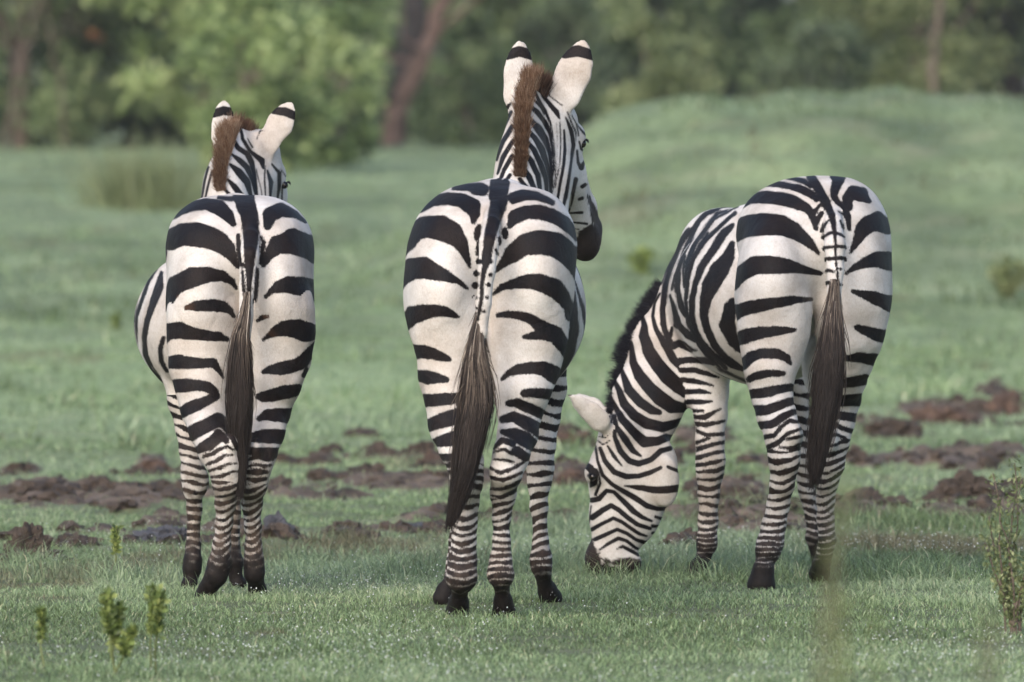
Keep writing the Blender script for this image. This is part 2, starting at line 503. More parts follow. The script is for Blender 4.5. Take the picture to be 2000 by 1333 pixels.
def mane_hair(name, pts, V, n, parent, origin, mat, tintf, seed, wid=.0009, curl=.16, spread=None):
    """pts: (px, py, D, direction dx, dy, dz, length m, half thickness m)"""
    r = np.random.default_rng(seed)
    U = np.stack([1000 + V[:, 0] * FPX / V[:, 1], HOR + (CAM_H - V[:, 2]) * FPX / V[:, 1]], 1)
    def root_of(p):
        if p[2]: return at(p[0], p[1], p[2])
        m = (np.abs(U - [p[0], p[1]]) < 6).all(1)
        return at(p[0], p[1], V[m, 1].min() + .012)      # on the crest, found on the hide itself
    W = np.array([np.concatenate([root_of(p), p[3:]]) for p in pts], float)
    seg = np.linalg.norm(np.diff(W[:, :3], axis=0), axis=1); s = np.concatenate([[0], np.cumsum(seg)]) / seg.sum()
    t = r.random(n)
    Q = np.stack([np.interp(t, s, W[:, j]) for j in range(W.shape[1])], 1)
    d = Q[:, 3:6] / np.linalg.norm(Q[:, 3:6], axis=1, keepdims=True)
    tan = (W[-1, :3] - W[0, :3]); tan /= np.linalg.norm(tan)
    lat = np.cross(tan, d); lat /= np.linalg.norm(lat, axis=1, keepdims=True) + 1e-9
    off = r.uniform(-1, 1, n)
    root = Q[:, :3] + lat * (off * Q[:, 7])[:, None]
    dd = d + lat * (off * .14)[:, None] + r.normal(size=(n, 3)) * .10
    cl = vnoise(np.stack([t * 60, t * 0, t * 0], 1), 1, 2)
    dd += tan * (cl * .22)[:, None]
    dd /= np.linalg.norm(dd, axis=1, keepdims=True)
    L = Q[:, 6] * r.uniform(.7, 1.08, n) * (1 + .28 * cl)
    m = 5; tt = np.linspace(0, 1, m)
    P = root[:, None] + dd[:, None] * (L[:, None] * tt)[..., None] + (r.normal(size=(n, 3)) * curl)[:, None] * (L[:, None] * tt ** 2)[..., None] * .5
    P = P - d[:, None] * .012
    tint = tintf(t[:, None], tt[None, :], r.random(n)[:, None])
    return tubes(name, P, wid * (1 - .75 * tt ** 2)[None, :], mat, parent, origin, np.clip(tint, 0, 1))

def add_eye(px, py, V, gpx=9, rpx=9, parent=None, origin=None, D=None, lash=(1, 0, .2), looks=None):
    if D is None:
        U = np.stack([1000 + V[:, 0] * FPX / V[:, 1], HOR + (CAM_H - V[:, 2]) * FPX / V[:, 1]], 1)
        m = (np.abs(U - [px, py]) < gpx).all(1); D = V[m, 1].min() + rpx * 36 / FPX * .55
    c = at(px, py, D); r = rpx * D / FPX
    n1, n2 = 14, 10; vs = []; fs = []
    for i in range(n2 + 1):
        for j in range(n1):
            a = math.pi * i / n2; b = 2 * math.pi * j / n1
            vs.append((r * math.sin(a) * math.cos(b), r * math.sin(a) * math.sin(b), r * math.cos(a) * .92))
    for i in range(n2):
        for j in range(n1): fs.append((i * n1 + j, (i + 1) * n1 + j, (i + 1) * n1 + (j + 1) % n1, i * n1 + (j + 1) % n1))
    o = link("eye", np_mesh("eye", np.array(vs) + (c - origin), np.array(fs), EYE), parent=parent)
    rr = np.random.default_rng(3); k = 40
    base = c + np.stack([rr.uniform(-.9, .9, k) * r * abs(lash[0] == 0) + lash[0] * r * .6, rr.uniform(-1, 1, k) * r, np.full(k, r * .75)], 1)
    d = np.array(lash)[None] + rr.normal(size=(k, 3)) * .25; d /= np.linalg.norm(d, axis=1, keepdims=True)
    t = np.linspace(0, 1, 4)
    P = base[:, None] + d[:, None] * (.014 * t)[None, :, None]; P[:, :, 2] -= .006 * t ** 2
    tubes("eyelashes", P, .0009 * (1 - .6 * t)[None], MANE_BLACK, parent, origin, np.zeros((1, 4)))
    return o

# ================= the zebra in the middle
def middle_zebra():
    B = Body()
    org = at(955, 0, 35.2); org[2] = 0
    B.E(957, 503, 35.40, 146, .36, 146, 'haunch', .05)
    B.E(868, 570, 35.22, 79, .25, 160, 'haunch', .07)
    B.E(1042, 548, 35.22, 82, .25, 155, 'haunch', .07)
    B.E(905, 470, 35.3, 90, .26, 96, 'haunch', .06)
    B.E(1025, 470, 35.3, 96, .26, 98, 'haunch', .06)
    # barrel and shoulders
    B.E(985, 605, 35.95, 158, .66, 180, 'barrel', .05)
    B.E(985, 570, 36.45, 110, .32, 150, 'barrel', .06)
    B.rc(at(975, 460, 35.6), at(985, 440, 36.4), .17, .13, 'barrel', .08)
    B.E(968, 730, 35.35, 35, .2, 60, 'haunch', .05)
    LH = [(878, 620, 35.12, 78), (884, 665, 35.12, 74), (881, 730, 35.11, 63), (884, 775, 35.08, 54), (888, 829, 35.05, 50), (897, 875, 34.97, 39), (908, 905, 34.93, 35), (911, 940, 34.95, 31), (909, 985, 35.0, 24), (908, 1020, 35.0, 22), (906, 1055, 35.0, 22), (902, 1095, 35.0, 27), (901, 1128, 34.98, 29), (898, 1156, 35.03, 16), (896, 1172, 35.06, 17), (896, 1176, 35.08, 20), (893, 1205, 35.12, 27)]
    B.C(LH, 'hindleft', .02)
    RH = [(1032, 620, 35.12, 78), (1030, 665, 35.12, 74), (1024, 720, 35.11, 66), (1018, 765, 35.07, 54), (1015, 805, 35.08, 42), (1012, 848, 35.02, 38), (998, 890, 34.95, 34), (988, 922, 34.93, 30), (983, 965, 35.0, 23), (980, 1012, 35.02, 17), (980, 1055, 35.02, 17), (977, 1095, 35.02, 21), (977, 1122, 35.0, 25), (980, 1152, 35.05, 15), (982, 1170, 35.07, 17), (982, 1175, 35.08, 20), (984, 1205, 35.12, 27)]
    B.C(RH, 'hindright', .02)
    B.E(986, 878, 34.9, 19, .035, 26, 'hindright', .02)
    B.E(914, 892, 34.89, 19, .035, 26, 'hindleft', .02)
    RF = [(1075, 700, 36.2, 34), (1078, 760, 36.2, 28), (1070, 820, 36.18, 22), (1063, 870, 36.15, 20), (1056, 915, 36.14, 24), (1053, 945, 36.14, 21), (1052, 990, 36.15, 16), (1056, 1060, 36.15, 15), (1057, 1092, 36.13, 20), (1058, 1108, 36.13, 21), (1063, 1136, 36.17, 14), (1070, 1155, 36.2, 19), (1076, 1170, 36.24, 24)]
    B.C(RF, 'foreright', .02)
    LF = [(885, 700, 36.2, 34), (890, 780, 36.2, 26), (898, 850, 36.18, 20), (902, 915, 36.14, 22), (898, 990, 36.15, 15), (893, 1060, 36.15, 15), (890, 1100, 36.13, 20), (879, 1136, 36.1, 14), (870, 1155, 36.1, 19), (866, 1168, 36.1, 22)]
    B.C(LF, 'foreleft', .02)
    # groove between the buttocks
    B.rc(at(950, 520, 34.90), at(958, 780, 34.98), .020, .035, 'x', .06, op='sub')
    # tail dock
    DK = [(964, 410, 35.13, 14), (959, 440, 34.98, 19), (956, 475, 34.905, 20), (951, 530, 34.88, 18), (945, 590, 34.87, 16), (940, 650, 34.87, 12), (934, 740, 34.90, 7)]
    B.C(DK, 'dock', .012)
    # neck and head
    X = (1, 0, 0)
    B.rc(at(1008, 520, 36.3), at(1020, 350, 36.45), .24, .175, 'neck', .04, X, .44)
    B.rc(at(1020, 350, 36.45), at(1030, 222, 36.58), .175, .11, 'neck', .04, X, .47)
    B.E(1068, 232, 36.66, 46, .10, 50, 'head', .03)
    B.C([(1072, 245, 36.68, 58), (1096, 345, 36.78, 48), (1122, 425, 36.92, 36), (1138, 462, 36.98, 34)], 'head', .03)
    B.E(1080, 315, 36.68, 48, .11, 78, 'head', .03, (0, -12, 0))
    B.E(1124, 268, 36.72, 20, .045, 26, 'head', .02)
    B.C([(1122, 320, 36.84, 20), (1144, 400, 36.95, 19), (1156, 440, 37.0, 17)], 'head', .03)
    B.E(1141, 470, 36.97, 32, .06, 43, 'head', .03, (0, -10, 0))
    B.E(1158, 450, 37.0, 16, .035, 22, 'head', .02)
    B.C([(1058, 440, 36.5, 52), (1062, 350, 36.56, 48), (1060, 275, 36.62, 38)], 'neck', .05)
    # ears
    Yv = (.25, 1, 0)
    B.C([(1092, 212, 36.62, 20), (1104, 182, 36.60, 30), (1121, 142, 36.60, 32), (1131, 112, 36.60, 21), (1137, 90, 36.60, 10)], 'ear', .02, Yv, .30)
    B.C([(1010, 218, 36.60, 18), (1010, 185, 36.60, 24), (1012, 142, 36.60, 26), (1014, 112, 36.60, 19), (1015, 90, 36.60, 10)], 'ear', .02, (-.25, 1, 0), .30)
    B.el(at(1122, 150, 36.655), (.042, .03, .075), 'x', .01, (0, 18, 0), 'sub')
    B.el(at(1013, 150, 36.655), (.03, .03, .07), 'x', .01, (0, 0, 0), 'sub')

    C_ = (770, 340, 3.175); D_ = (770, 700, 2.5625); I_ = (940, 60, 2.777)
    rump = at(955, 560, 35.1); legs = at(950, 900, 35.0)
    S1 = [
        [(660, 40, 55), (655, 60, 55), (645, 130, 53), (637, 200, 50), (622, 270, 45), (607, 340, 40), (592, 420, 33), (582, 480, 30), (572, 540, 28), (560, 600, 15), (545, 680, 14), (540, 760, 12), (530, 820, 12), (518, 900, 10)],
        [(370, 88, 6), (450, 78, 18), (530, 90, 34), (550, 95, 32)], [(500, 110, 18), (550, 110, 26)],
        [(170, 222, 14), (240, 165, 32), (330, 152, 36), (420, 165, 42), (480, 205, 46), (500, 255, 28), (495, 300, 12)],
        [(40, 480, 40), (85, 425, 45), (135, 350, 55), (210, 325, 62), (290, 335, 70), (360, 370, 66), (408, 425, 42), (438, 495, 20), (472, 575, 4)],
        [(20, 690, 35), (55, 640, 48), (115, 590, 60), (185, 580, 63), (260, 607, 48), (340, 640, 27), (400, 665, 12), (455, 712, 4)],
        [(20, 970, 30), (65, 925, 45), (110, 878, 50), (170, 862, 44), (240, 855, 35), (310, 855, 28), (360, 866, 17), (397, 880, 5)],
        [(60, 1110, 36), (105, 1105, 40), (165, 1103, 38), (230, 1115, 34), (290, 1135, 25), (340, 1148, 13)],
        [(110, 1260, 30), (150, 1252, 30), (200, 1262, 36), (270, 1270, 26), (322, 1275, 15)],
        [(528, 335, 12), (520, 365, 15), (510, 400, 10)], [(525, 425, 8), (515, 460, 9), (512, 500, 6)],
        [(525, 542, 15), (600, 542, 15)], [(515, 618, 15)], [(507, 695, 17)], [(503, 770, 12)], [(500, 830, 14)],
        [(600, 625, 13)], [(585, 690, 14)], [(572, 770, 12)], [(552, 850, 12)], [(683, 345, 12), (687, 365, 15), (690, 390, 10)], [(652, 398, 7), (656, 420, 10), (655, 440, 6)], [(632, 470, 9), (640, 495, 9)],
        [(735, 150, 30), (800, 132, 34), (870, 135, 26), (950, 165, 12), (980, 180, 8)],
        [(718, 318, 16), (748, 265, 42), (820, 243, 40), (900, 240, 42), (980, 256, 40), (1050, 300, 36), (1110, 360, 24), (1150, 410, 15)],
        [(630, 605, 4), (680, 552, 20), (740, 492, 48), (810, 440, 60), (900, 425, 68), (1000, 440, 70), (1070, 490, 66), (1130, 560, 60), (1160, 620, 50)],
        [(612, 748, 4), (670, 700, 14), (750, 678, 28), (830, 668, 42), (910, 675, 52), (990, 705, 55), (1050, 765, 42), (1085, 830, 28), (1085, 890, 16)],
        [(638, 880, 9), (700, 870, 17), (770, 876, 21), (830, 895, 25), (870, 920, 28), (920, 960, 38), (1000, 1000, 48), (1050, 1060, 40), (1070, 1130, 15)],
        [(800, 1010, 7), (860, 1002, 18), (930, 988, 40), (1000, 1000, 46)],
        [(667, 1272, 5), (710, 1235, 15), (770, 1212, 27), (850, 1202, 32), (930, 1207, 40), (990, 1240, 48), (1030, 1275, 40)],
        [(1085, 780, 12), (1100, 860, 10)],
    ]
    scar = [[(835, 915, 4), (805, 970, 1), (740, 1012, 0), (668, 1050, 0), (620, 1068, -1)], [(668, 1050, 1), (640, 1020, 0), (600, 1000, -1)]]
    S2 = [
        [(150, 215, 30), (230, 210, 27), (310, 198, 24)], [(165, 338, 26), (240, 312, 32), (310, 290, 34)],
        [(190, 425, 14), (260, 405, 26), (330, 385, 32)], [(235, 490, 14), (300, 488, 16), (340, 480, 16)],
        [(260, 530, 7), (300, 522, 12)], [(270, 565, 6), (310, 560, 10)],
        [(650, 177, 15), (700, 175, 19), (770, 178, 21), (800, 180, 20)], [(570, 225, 11), (615, 222, 19), (680, 248, 22), (740, 278, 22)],
        [(540, 305, 10), (600, 288, 21), (660, 320, 30), (740, 370, 32)], [(540, 362, 10), (600, 373, 26), (650, 402, 35), (705, 445, 26)],
        [(500, 440, 7), (540, 405, 12), (590, 420, 14)], [(610, 460, 20), (660, 495, 18)],
        [(500, 470, 5), (550, 455, 9), (590, 478, 9)], [(500, 505, 4), (560, 510, 9), (600, 520, 7)],
        [(485, 550, 8), (530, 575, 11), (600, 550, 10), (650, 525, 8)],
        [(485, 600, 10), (540, 610, 11), (600, 590, 9), (640, 575, 7)],
        [(480, 655, 7), (530, 655, 9), (600, 632, 11), (640, 610, 8)],
        [(485, 690, 5), (530, 700, 12), (590, 670, 11), (630, 640, 7)],
    ]
    flank = [
        [(1105, 690, 6), (1110, 780, 18), (1118, 860, 26), (1115, 970, 32), (1085, 1100, 36), (1040, 1230, 24), (1000, 1300, 14)],
        [(1120, 660, 4), (1140, 740, 9), (1168, 830, 11), (1188, 940, 13), (1188, 1040, 13), (1152, 1150, 11), (1090, 1250, 8), (1020, 1320, 7), (960, 1370, 8)],
        [(1205, 880, 6), (1212, 1000, 7), (1190, 1120, 6)],
        [(1075, 930, 5), (1060, 1050, 4)],
    ]
    hd = at(1080, 280, 36.6)
    HS = [
        [(310, 285, 9), (330, 350, 11), (370, 390, 13), (410, 440, 16), (425, 480, 6)],
        [(270, 300, 7), (310, 375, 12), (350, 430, 11), (375, 500, 8), (390, 600, 6), (400, 700, 6), (405, 800, 5), (385, 880, 4)],
        [(250, 330, 7), (280, 370, 9), (330, 420, 10), (350, 460, 5)],
        [(250, 395, 10), (300, 440, 16), (345, 500, 18), (372, 560, 12), (385, 650, 8), (395, 750, 8), (380, 850, 5)],
        [(255, 465, 12), (300, 520, 18), (345, 590, 20), (370, 660, 13), (383, 760, 10), (388, 850, 6)],
        [(245, 530, 14), (290, 580, 18), (330, 650, 20), (357, 730, 16), (375, 820, 14), (380, 900, 8)],
        [(240, 600, 14), (285, 650, 18), (320, 720, 18), (345, 800, 16), (362, 900, 12), (370, 960, 8)],
        [(235, 670, 12), (270, 710, 18), (305, 780, 16), (322, 890, 12)],
        [(222, 735, 12), (260, 790, 18), (290, 860, 14), (300, 920, 12)],
        [(212, 800, 12), (250, 850, 14), (275, 900, 14)],
        [(455, 470, 6), (485, 540, 13), (502, 620, 12), (492, 700, 10), (476, 800, 10), (460, 900, 12), (440, 990, 8)],
        [(447, 540, 7), (455, 640, 11), (447, 740, 10), (430, 830, 10), (410, 950, 10)],
        [(425, 500, 5), (430, 620, 5), (425, 740, 5), (402, 850, 5)],
        [(408, 500, 3), (412, 640, 3), (410, 760, 3)],
        [(515, 812, 14), (505, 860, 12), (490, 920, 8), (475, 990, 6)],
        [(522, 650, 8), (528, 720, 10), (545, 745, 17), (562, 710, 8), (568, 680, 6)],
        [(548, 850, 12), (568, 838, 12)], [(530, 918, 10), (550, 912, 12)], [(480, 995, 7), (550, 995, 11)], [(488, 1048, 6), (575, 1055, 8)], [(495, 1082, 4), (530, 1085, 5)],
        [(462, 440, 5), (482, 490, 6), (510, 550, 6), (512, 600, 3)], [(485, 460, 5), (515, 510, 6), (525, 570, 5)], [(510, 500, 4), (545, 545, 8), (570, 570, 8)],
        [(530, 600, 6), (545, 640, 8), (560, 655, 5)],
        [(345, 290, 4), (370, 350, 5), (440, 405, 5)],
        [(85, 620, 9), (110, 540, 12), (165, 440, 11)], [(85, 545, 8), (110, 480, 10), (160, 400, 8)], [(88, 700, 10), (120, 600, 14), (170, 520, 14)], [(92, 770, 10), (120, 690, 15), (170, 600, 14)], [(100, 830, 12), (130, 750, 14), (170, 680, 14)], [(120, 850, 12), (160, 780, 12)],
        [(90, 460, 6), (120, 430, 8), (150, 405, 8)],
        # ear tip bands
        [(140, 130, 30), (210, 112, 30), (280, 132, 30)], [(455, 125, 30), (530, 112, 32), (605, 132, 30)],
    ]
    regions = [
        (('haunch',), rump, C_, S1, 'all'), (('dock',), rump, C_, S1, 'fine'), (('haunch',), rump, C_, scar, 'all'),
        (('haunch', 'hindleft', 'hindright'), rump, C_, S1[6:9] + S1[-7:-1], 'all'),
        (('haunch', 'hindleft', 'hindright'), rump, D_, S2[:12], 'all'),
        (('hindleft', 'hindright'), legs, D_, S2[12:], 'fine'),
        (('barrel',), at(1120, 640, 35.9), C_, flank, 'near fine'),
        (('neck', 'head', 'ear'), hd, I_, HS, 'all'), (('barrel',), hd, I_, HS, 'near fine'),
    ]
    lb = [
        (('hindleft',), legs, [(905, 14, .5, -8, 0), (960, 17, .55, -4, -4), (1010, 17, .55, 8, 0), (1060, 17, .58, 10, 0), (1120, 14, .64, 6, 0), (1200, 11, .72, 6, 0)], LH),
        (('hindright',), legs, [(974, 15, .52, 2, -6), (1010, 16, .55, 5, -8), (1050, 15, .58, 4, 0), (1120, 13, .64, -4, 0), (1200, 11, .72, -4, 0)], RH),
        (('foreright',), at(1065, 900, 36.15), [(690, 27, .42, 3, 4), (800, 27, .42, 3, 5), (860, 24, .48, 2, 3), (930, 20, .52, 2, 0), (980, 24, .5, -2, -5), (1040, 18, .52, -3, -5), (1190, 12, .68, 0, 0)], RF),
        (('foreleft',), at(890, 900, 36.15), [(690, 25, .45, 3, 4), (930, 18, .52, 2, 0), (1190, 14, .6, 0, 0)], LF),
    ]
    muzzle = [[(578, 900, 8), (605, 960, 20), (635, 1040, 34), (645, 1120, 45)], [(600, 1120, 66), (570, 1190, 66), (610, 1230, 60)], [(555, 1110, 28), (530, 1190, 40)], [(545, 1260, 50)]]
    o, V = finish_zebra(B, .0062, org, regions, lb, [(('head',), hd, I_, muzzle)], ('barrel',), ('hindleft', 'hindright', 'foreleft', 'foreright'),
                        "zebra in the middle with its head held high and turned right, tallest of the three", .42, darkz=.14)
    # tail
    tail_hair([(560, 937, 955), (600, 930, 950), (640, 916, 950), (700, 899, 956), (739, 892, 968), (794, 886, 972), (856, 883, 952), (934, 880, 930), (985, 877, 908), (1028, 873, 884)],
              [(500, 34.88), (600, 34.875), (700, 34.86), (1030, 34.84)], 4600, o, org, TAIL_GREY, (575, 830),
              lambda u, y, q: .10 + .72 * q ** 1.1 * np.clip((960 - y) / 260, .15, 1) + .18 * np.abs(u)[:, None] * (y < 800), 11)
    # mane: crest of the neck, up to between the ears
    mane_hair("mane", [(1016, 346, 0, -.10, -.8, .45, .05, .013), (1018, 330, 0, -.10, -.8, .45, .055, .013), (1020, 290, 0, -.1, -.85, .5, .06, .014), (1022, 235, 0, -.08, -.7, .8, .065, .016), (1028, 185, 0, -.05, -.45, 1, .07, .016), (1036, 165, 36.5, 0, -.15, 1, .07, .019), (1052, 182, 36.58, .1, .1, 1, .07, .022), (1062, 192, 36.64, .15, .3, 1, .07, .024)],
              V, 12000, o, org, MANE_BROWN, lambda t, s, q: .42 + .6 * q + .12 * np.sin(t * 55) * (1 - s) - .45 * (t > .78) * 1.0, 21)
    add_eye(1136, 281, V, rpx=9.5, parent=o, origin=org, D=36.70, lash=(1, -.3, .15))
    return o

# ================= the zebra on the left
def left_zebra():
    B = Body()
    org = at(470, 0, 36.8); org[2] = 0
    B.E(468, 500, 37.0, 138, .34, 117, 'haunch', .05)
    B.E(393, 590, 36.85, 70, .24, 150, 'haunch', .06)
    B.E(544, 580, 36.85, 69, .24, 150, 'haunch', .06)
    B.E(418, 470, 36.95, 88, .26, 78, 'haunch', .05)
    B.E(522, 470, 36.95, 84, .26, 78, 'haunch', .05)
    B.E(413, 634, 37.40, 142, .56, 149, 'barrel', .04, (0, 0, 12))
    B.E(430, 600, 37.85, 98, .32, 130, 'barrel', .06)
    B.rc(at(455, 470, 37.3), at(430, 460, 37.9), .15, .11, 'barrel', .06)
    B.E(470, 720, 37.0, 35, .2, 60, 'haunch', .05)
    LH = [(396, 620, 36.74, 70), (395, 660, 36.74, 66), (392, 715, 36.73, 60), (395, 760, 36.70, 50), (398, 800, 36.68, 43), (407, 840, 36.60, 38), (424, 880, 36.53, 36), (438, 910, 36.50, 31), (443, 945, 36.50, 26), (440, 985, 36.53, 19), (437, 1021, 36.55, 16), (432, 1066, 36.55, 17), (430, 1100, 36.55, 21), (422, 1125, 36.55, 22), (412, 1140, 36.56, 18), (405, 1152, 36.58, 19), (401, 1165, 36.6, 22)]
    B.C(LH, 'hindleft', .02)
    RH = [(545, 610, 36.74, 70), (547, 650, 36.75, 66), (545, 700, 36.75, 59), (539, 750, 36.72, 47), (530, 800, 36.73, 37), (520, 845, 36.66, 34), (508, 885, 36.60, 32), (498, 915, 36.57, 31), (494, 945, 36.58, 28), (492, 985, 36.62, 19), (494, 1030, 36.63, 15), (495, 1066, 36.63, 15), (496, 1098, 36.62, 19), (497, 1120, 36.62, 21), (500, 1138, 36.65, 16), (502, 1150, 36.68, 18), (503, 1162, 36.7, 21)]
    B.C(RH, 'hindright', .02)
    B.E(452, 868, 36.48, 15, .035, 24, 'hindleft', .02)
    B.E(498, 880, 36.54, 16, .035, 24, 'hindright', .02)
    LF = [(350, 740, 37.3, 32), (352, 785, 37.3, 24), (362, 840, 37.3, 19), (370, 880, 37.28, 20), (376, 925, 37.26, 22), (378, 955, 37.26, 19), (379, 995, 37.28, 14), (378, 1066, 37.28, 13), (377, 1095, 37.26, 18), (375, 1112, 37.26, 19), (372, 1130, 37.26, 13), (370, 1142, 37.25, 18)]
    B.C(LF, 'foreleft', .02)
    B.E(398, 940, 37.27, 10, .03, 22, 'foreleft', .02)
    RF = [(455, 740, 37.4, 30), (452, 860, 37.4, 19), (452, 925, 37.38, 20), (455, 1000, 37.38, 13), (455, 1070, 37.38, 13), (456, 1100, 37.36, 18), (460, 1130, 37.36, 13), (464, 1140, 37.36, 18)]
    B.C(RF, 'foreright', .02)
    B.rc(at(482, 520, 36.58), at(482, 760, 36.66), .016, .03, 'x', .06, op='sub')
    B.C([(490, 430, 36.80, 12), (489, 465, 36.65, 16), (486, 500, 36.57, 17), (484, 560, 36.55, 14), (481, 620, 36.545, 12), (478, 700, 36.54, 8)], 'dock', .012)
    X = (1, 0, 0)
    B.rc(at(440, 520, 37.9), at(446, 390, 38.0), .22, .16, 'neck', .04, X, .48)
    B.rc(at(446, 390, 38.0), at(468, 302, 38.10), .16, .09, 'neck', .04, X, .50)
    B.E(500, 290, 38.16, 36, .09, 36, 'head', .03)
    B.C([(500, 302, 38.17, 46), (518, 380, 38.28, 38), (533, 450, 38.40, 27), (540, 490, 38.46, 25)], 'head', .03)
    B.E(508, 345, 38.18, 38, .10, 60, 'head', .03, (0, -10, 0))
    B.E(541, 345, 38.22, 15, .04, 22, 'head', .02)
    B.C([(478, 440, 38.0, 48), (484, 380, 38.05, 42), (488, 320, 38.12, 32)], 'neck', .05)
    B.C([(511, 300, 38.10, 14), (524, 277, 38.10, 21), (547, 242, 38.10, 25), (559, 221, 38.10, 16), (567, 206, 38.10, 8)], 'ear', .02, (.25, 1, 0), .30)
    B.C([(436, 300, 38.08, 12), (434, 268, 38.08, 18), (436, 238, 38.08, 19), (437, 217, 38.08, 13), (437, 205, 38.08, 8)], 'ear', .02, (-.25, 1, 0), .30)
    B.el(at(546, 246, 38.15), (.032, .025, .055), 'x', .01, (0, 30, 0), 'sub')
    A_ = (250, 180, 3.175); Bq = (250, 560, 3.175)
    rump = at(468, 560, 36.7); legs = at(470, 900, 36.6); hd = at(500, 320, 38.1)
    S1 = [
        [(715, 640, 60), (722, 680, 55), (745, 740, 50), (757, 800, 48), (762, 880, 52), (762, 960, 43), (757, 1050, 33), (752, 1150, 20), (745, 1250, 13), (740, 1400, 10)],
        [(560, 652, 6), (640, 662, 10), (680, 650, 10)],
        [(260, 790, 8), (320, 740, 22), (390, 708, 30), (480, 690, 30), (560, 712, 42), (615, 760, 36), (650, 815, 14)],
        [(180, 960, 40), (215, 935, 45), (265, 915, 58), (340, 880, 62), (420, 882, 70), (500, 905, 62), (565, 930, 56), (615, 975, 45), (650, 1030, 22), (678, 1085, 6)], [(205, 1000, 30), (212, 1060, 12)],
        [(240, 1340, 18), (255, 1270, 38), (300, 1195, 50), (400, 1155, 56), (500, 1135, 46), (580, 1142, 30), (640, 1175, 16), (668, 1215, 4)],
        [(862, 832, 20), (880, 760, 42), (950, 730, 38), (1030, 752, 22), (1100, 800, 6)],
        [(840, 1075, 6), (875, 1010, 28), (930, 945, 55), (1020, 925, 75), (1100, 950, 68), (1170, 1000, 60)],
        [(850, 1270, 5), (880, 1235, 14), (930, 1212, 32), (1000, 1197, 48), (1080, 1207, 54), (1190, 1245, 62)],
        [(680, 890, 8), (685, 950, 9), (697, 1060, 14)], [(690, 1075, 12), (740, 1080, 14)], [(820, 900, 7), (838, 940, 8), (825, 1060, 7)], [(712, 1110, 8), (715, 1200, 9), (722, 1300, 6)], [(800, 1100, 8), (790, 1200, 10), (780, 1300, 10)],
    ]
    S2 = [
        [(365, 130, 8), (430, 120, 28), (520, 117, 32), (590, 122, 28), (630, 148, 16), (655, 188, 4)],
        [(805, 215, 3), (832, 196, 11), (870, 188, 3)], [(840, 330, 4), (880, 300, 12), (925, 268, 30), (970, 255, 42), (1050, 265, 54), (1100, 282, 58), (1125, 285, 52)],
        [(200, 410, 16), (215, 335, 25), (250, 282, 44), (320, 275, 48), (400, 295, 34), (480, 300, 27), (560, 305, 24), (612, 325, 7)],
        [(215, 470, 32), (300, 468, 38), (380, 475, 32), (460, 475, 24), (530, 470, 23), (570, 520, 11), (592, 558, 3)],
        [(834, 532, 5), (880, 515, 20), (950, 505, 37), (1020, 490, 34), (1080, 465, 34), (1125, 415, 28), (1165, 360, 14)],
        [(1090, 545, 12), (1105, 510, 8)],
        [(270, 630, 34), (300, 615, 36), (360, 612, 35), (430, 610, 26), (490, 620, 28), (530, 650, 24), (545, 680, 20), (500, 702, 22), (430, 730, 32), (370, 758, 34), (335, 780, 28)],
        [(340, 935, 30), (390, 912, 38), (440, 882, 38), (500, 850, 38), (560, 822, 38), (600, 860, 18)],
        [(808, 690, 15), (835, 688, 27), (900, 675, 34), (980, 655, 38), (1050, 640, 32)],
        [(808, 825, 10), (860, 800, 27), (930, 795, 36), (1000, 800, 42)],
        [(775, 930, 24), (860, 925, 38), (970, 932, 40)],
        [(430, 1010, 20), (500, 980, 34), (550, 940, 32), (560, 905, 24), (610, 945, 16)],
        [(755, 1012, 20), (840, 1030, 30), (940, 1032, 28)],
        [(600, 870, 12), (650, 930, 12), (685, 1000, 8)],
        [(470, 1060, 10), (530, 1040, 14), (570, 1010, 12), (620, 990, 9), (655, 1010, 6)],
        [(490, 1110, 9), (550, 1085, 12), (600, 1045, 10), (650, 1040, 6)],
        [(500, 1150, 8), (570, 1125, 12), (620, 1095, 8), (670, 1090, 6)],
        [(515, 1185, 8), (580, 1175, 12), (640, 1145, 9), (680, 1140, 6)],
        [(740, 1075, 10), (800, 1060, 12), (870, 1075, 14), (900, 1070, 14)], [(730, 1120, 9), (790, 1105, 10), (850, 1115, 12), (885, 1110, 10)],
        [(735, 1150, 12), (800, 1150, 22), (860, 1150, 12)], [(730, 1190, 10), (790, 1200, 16), (850, 1190, 12)],
    ]
    flank = [
        [(175, 1080, 8), (110, 1180, 12), (60, 1330, 12), (38, 1400, 10), (34, 1500, 9), (50, 1650, 8), (110, 1780, 8), (200, 1870, 7), (290, 1910, 6)],
        [(195, 1120, 12), (185, 1206, 28), (150, 1310, 26), (112, 1420, 20), (92, 1530, 19), (97, 1640, 16), (135, 1730, 12), (205, 1810, 13), (285, 1870, 13)],
        [(215, 1530, 14), (192, 1600, 15), (198, 1680, 16), (232, 1740, 12)],
        [(60, 1700, 3), (150, 1830, 4), (260, 1890, 4)],
    ]
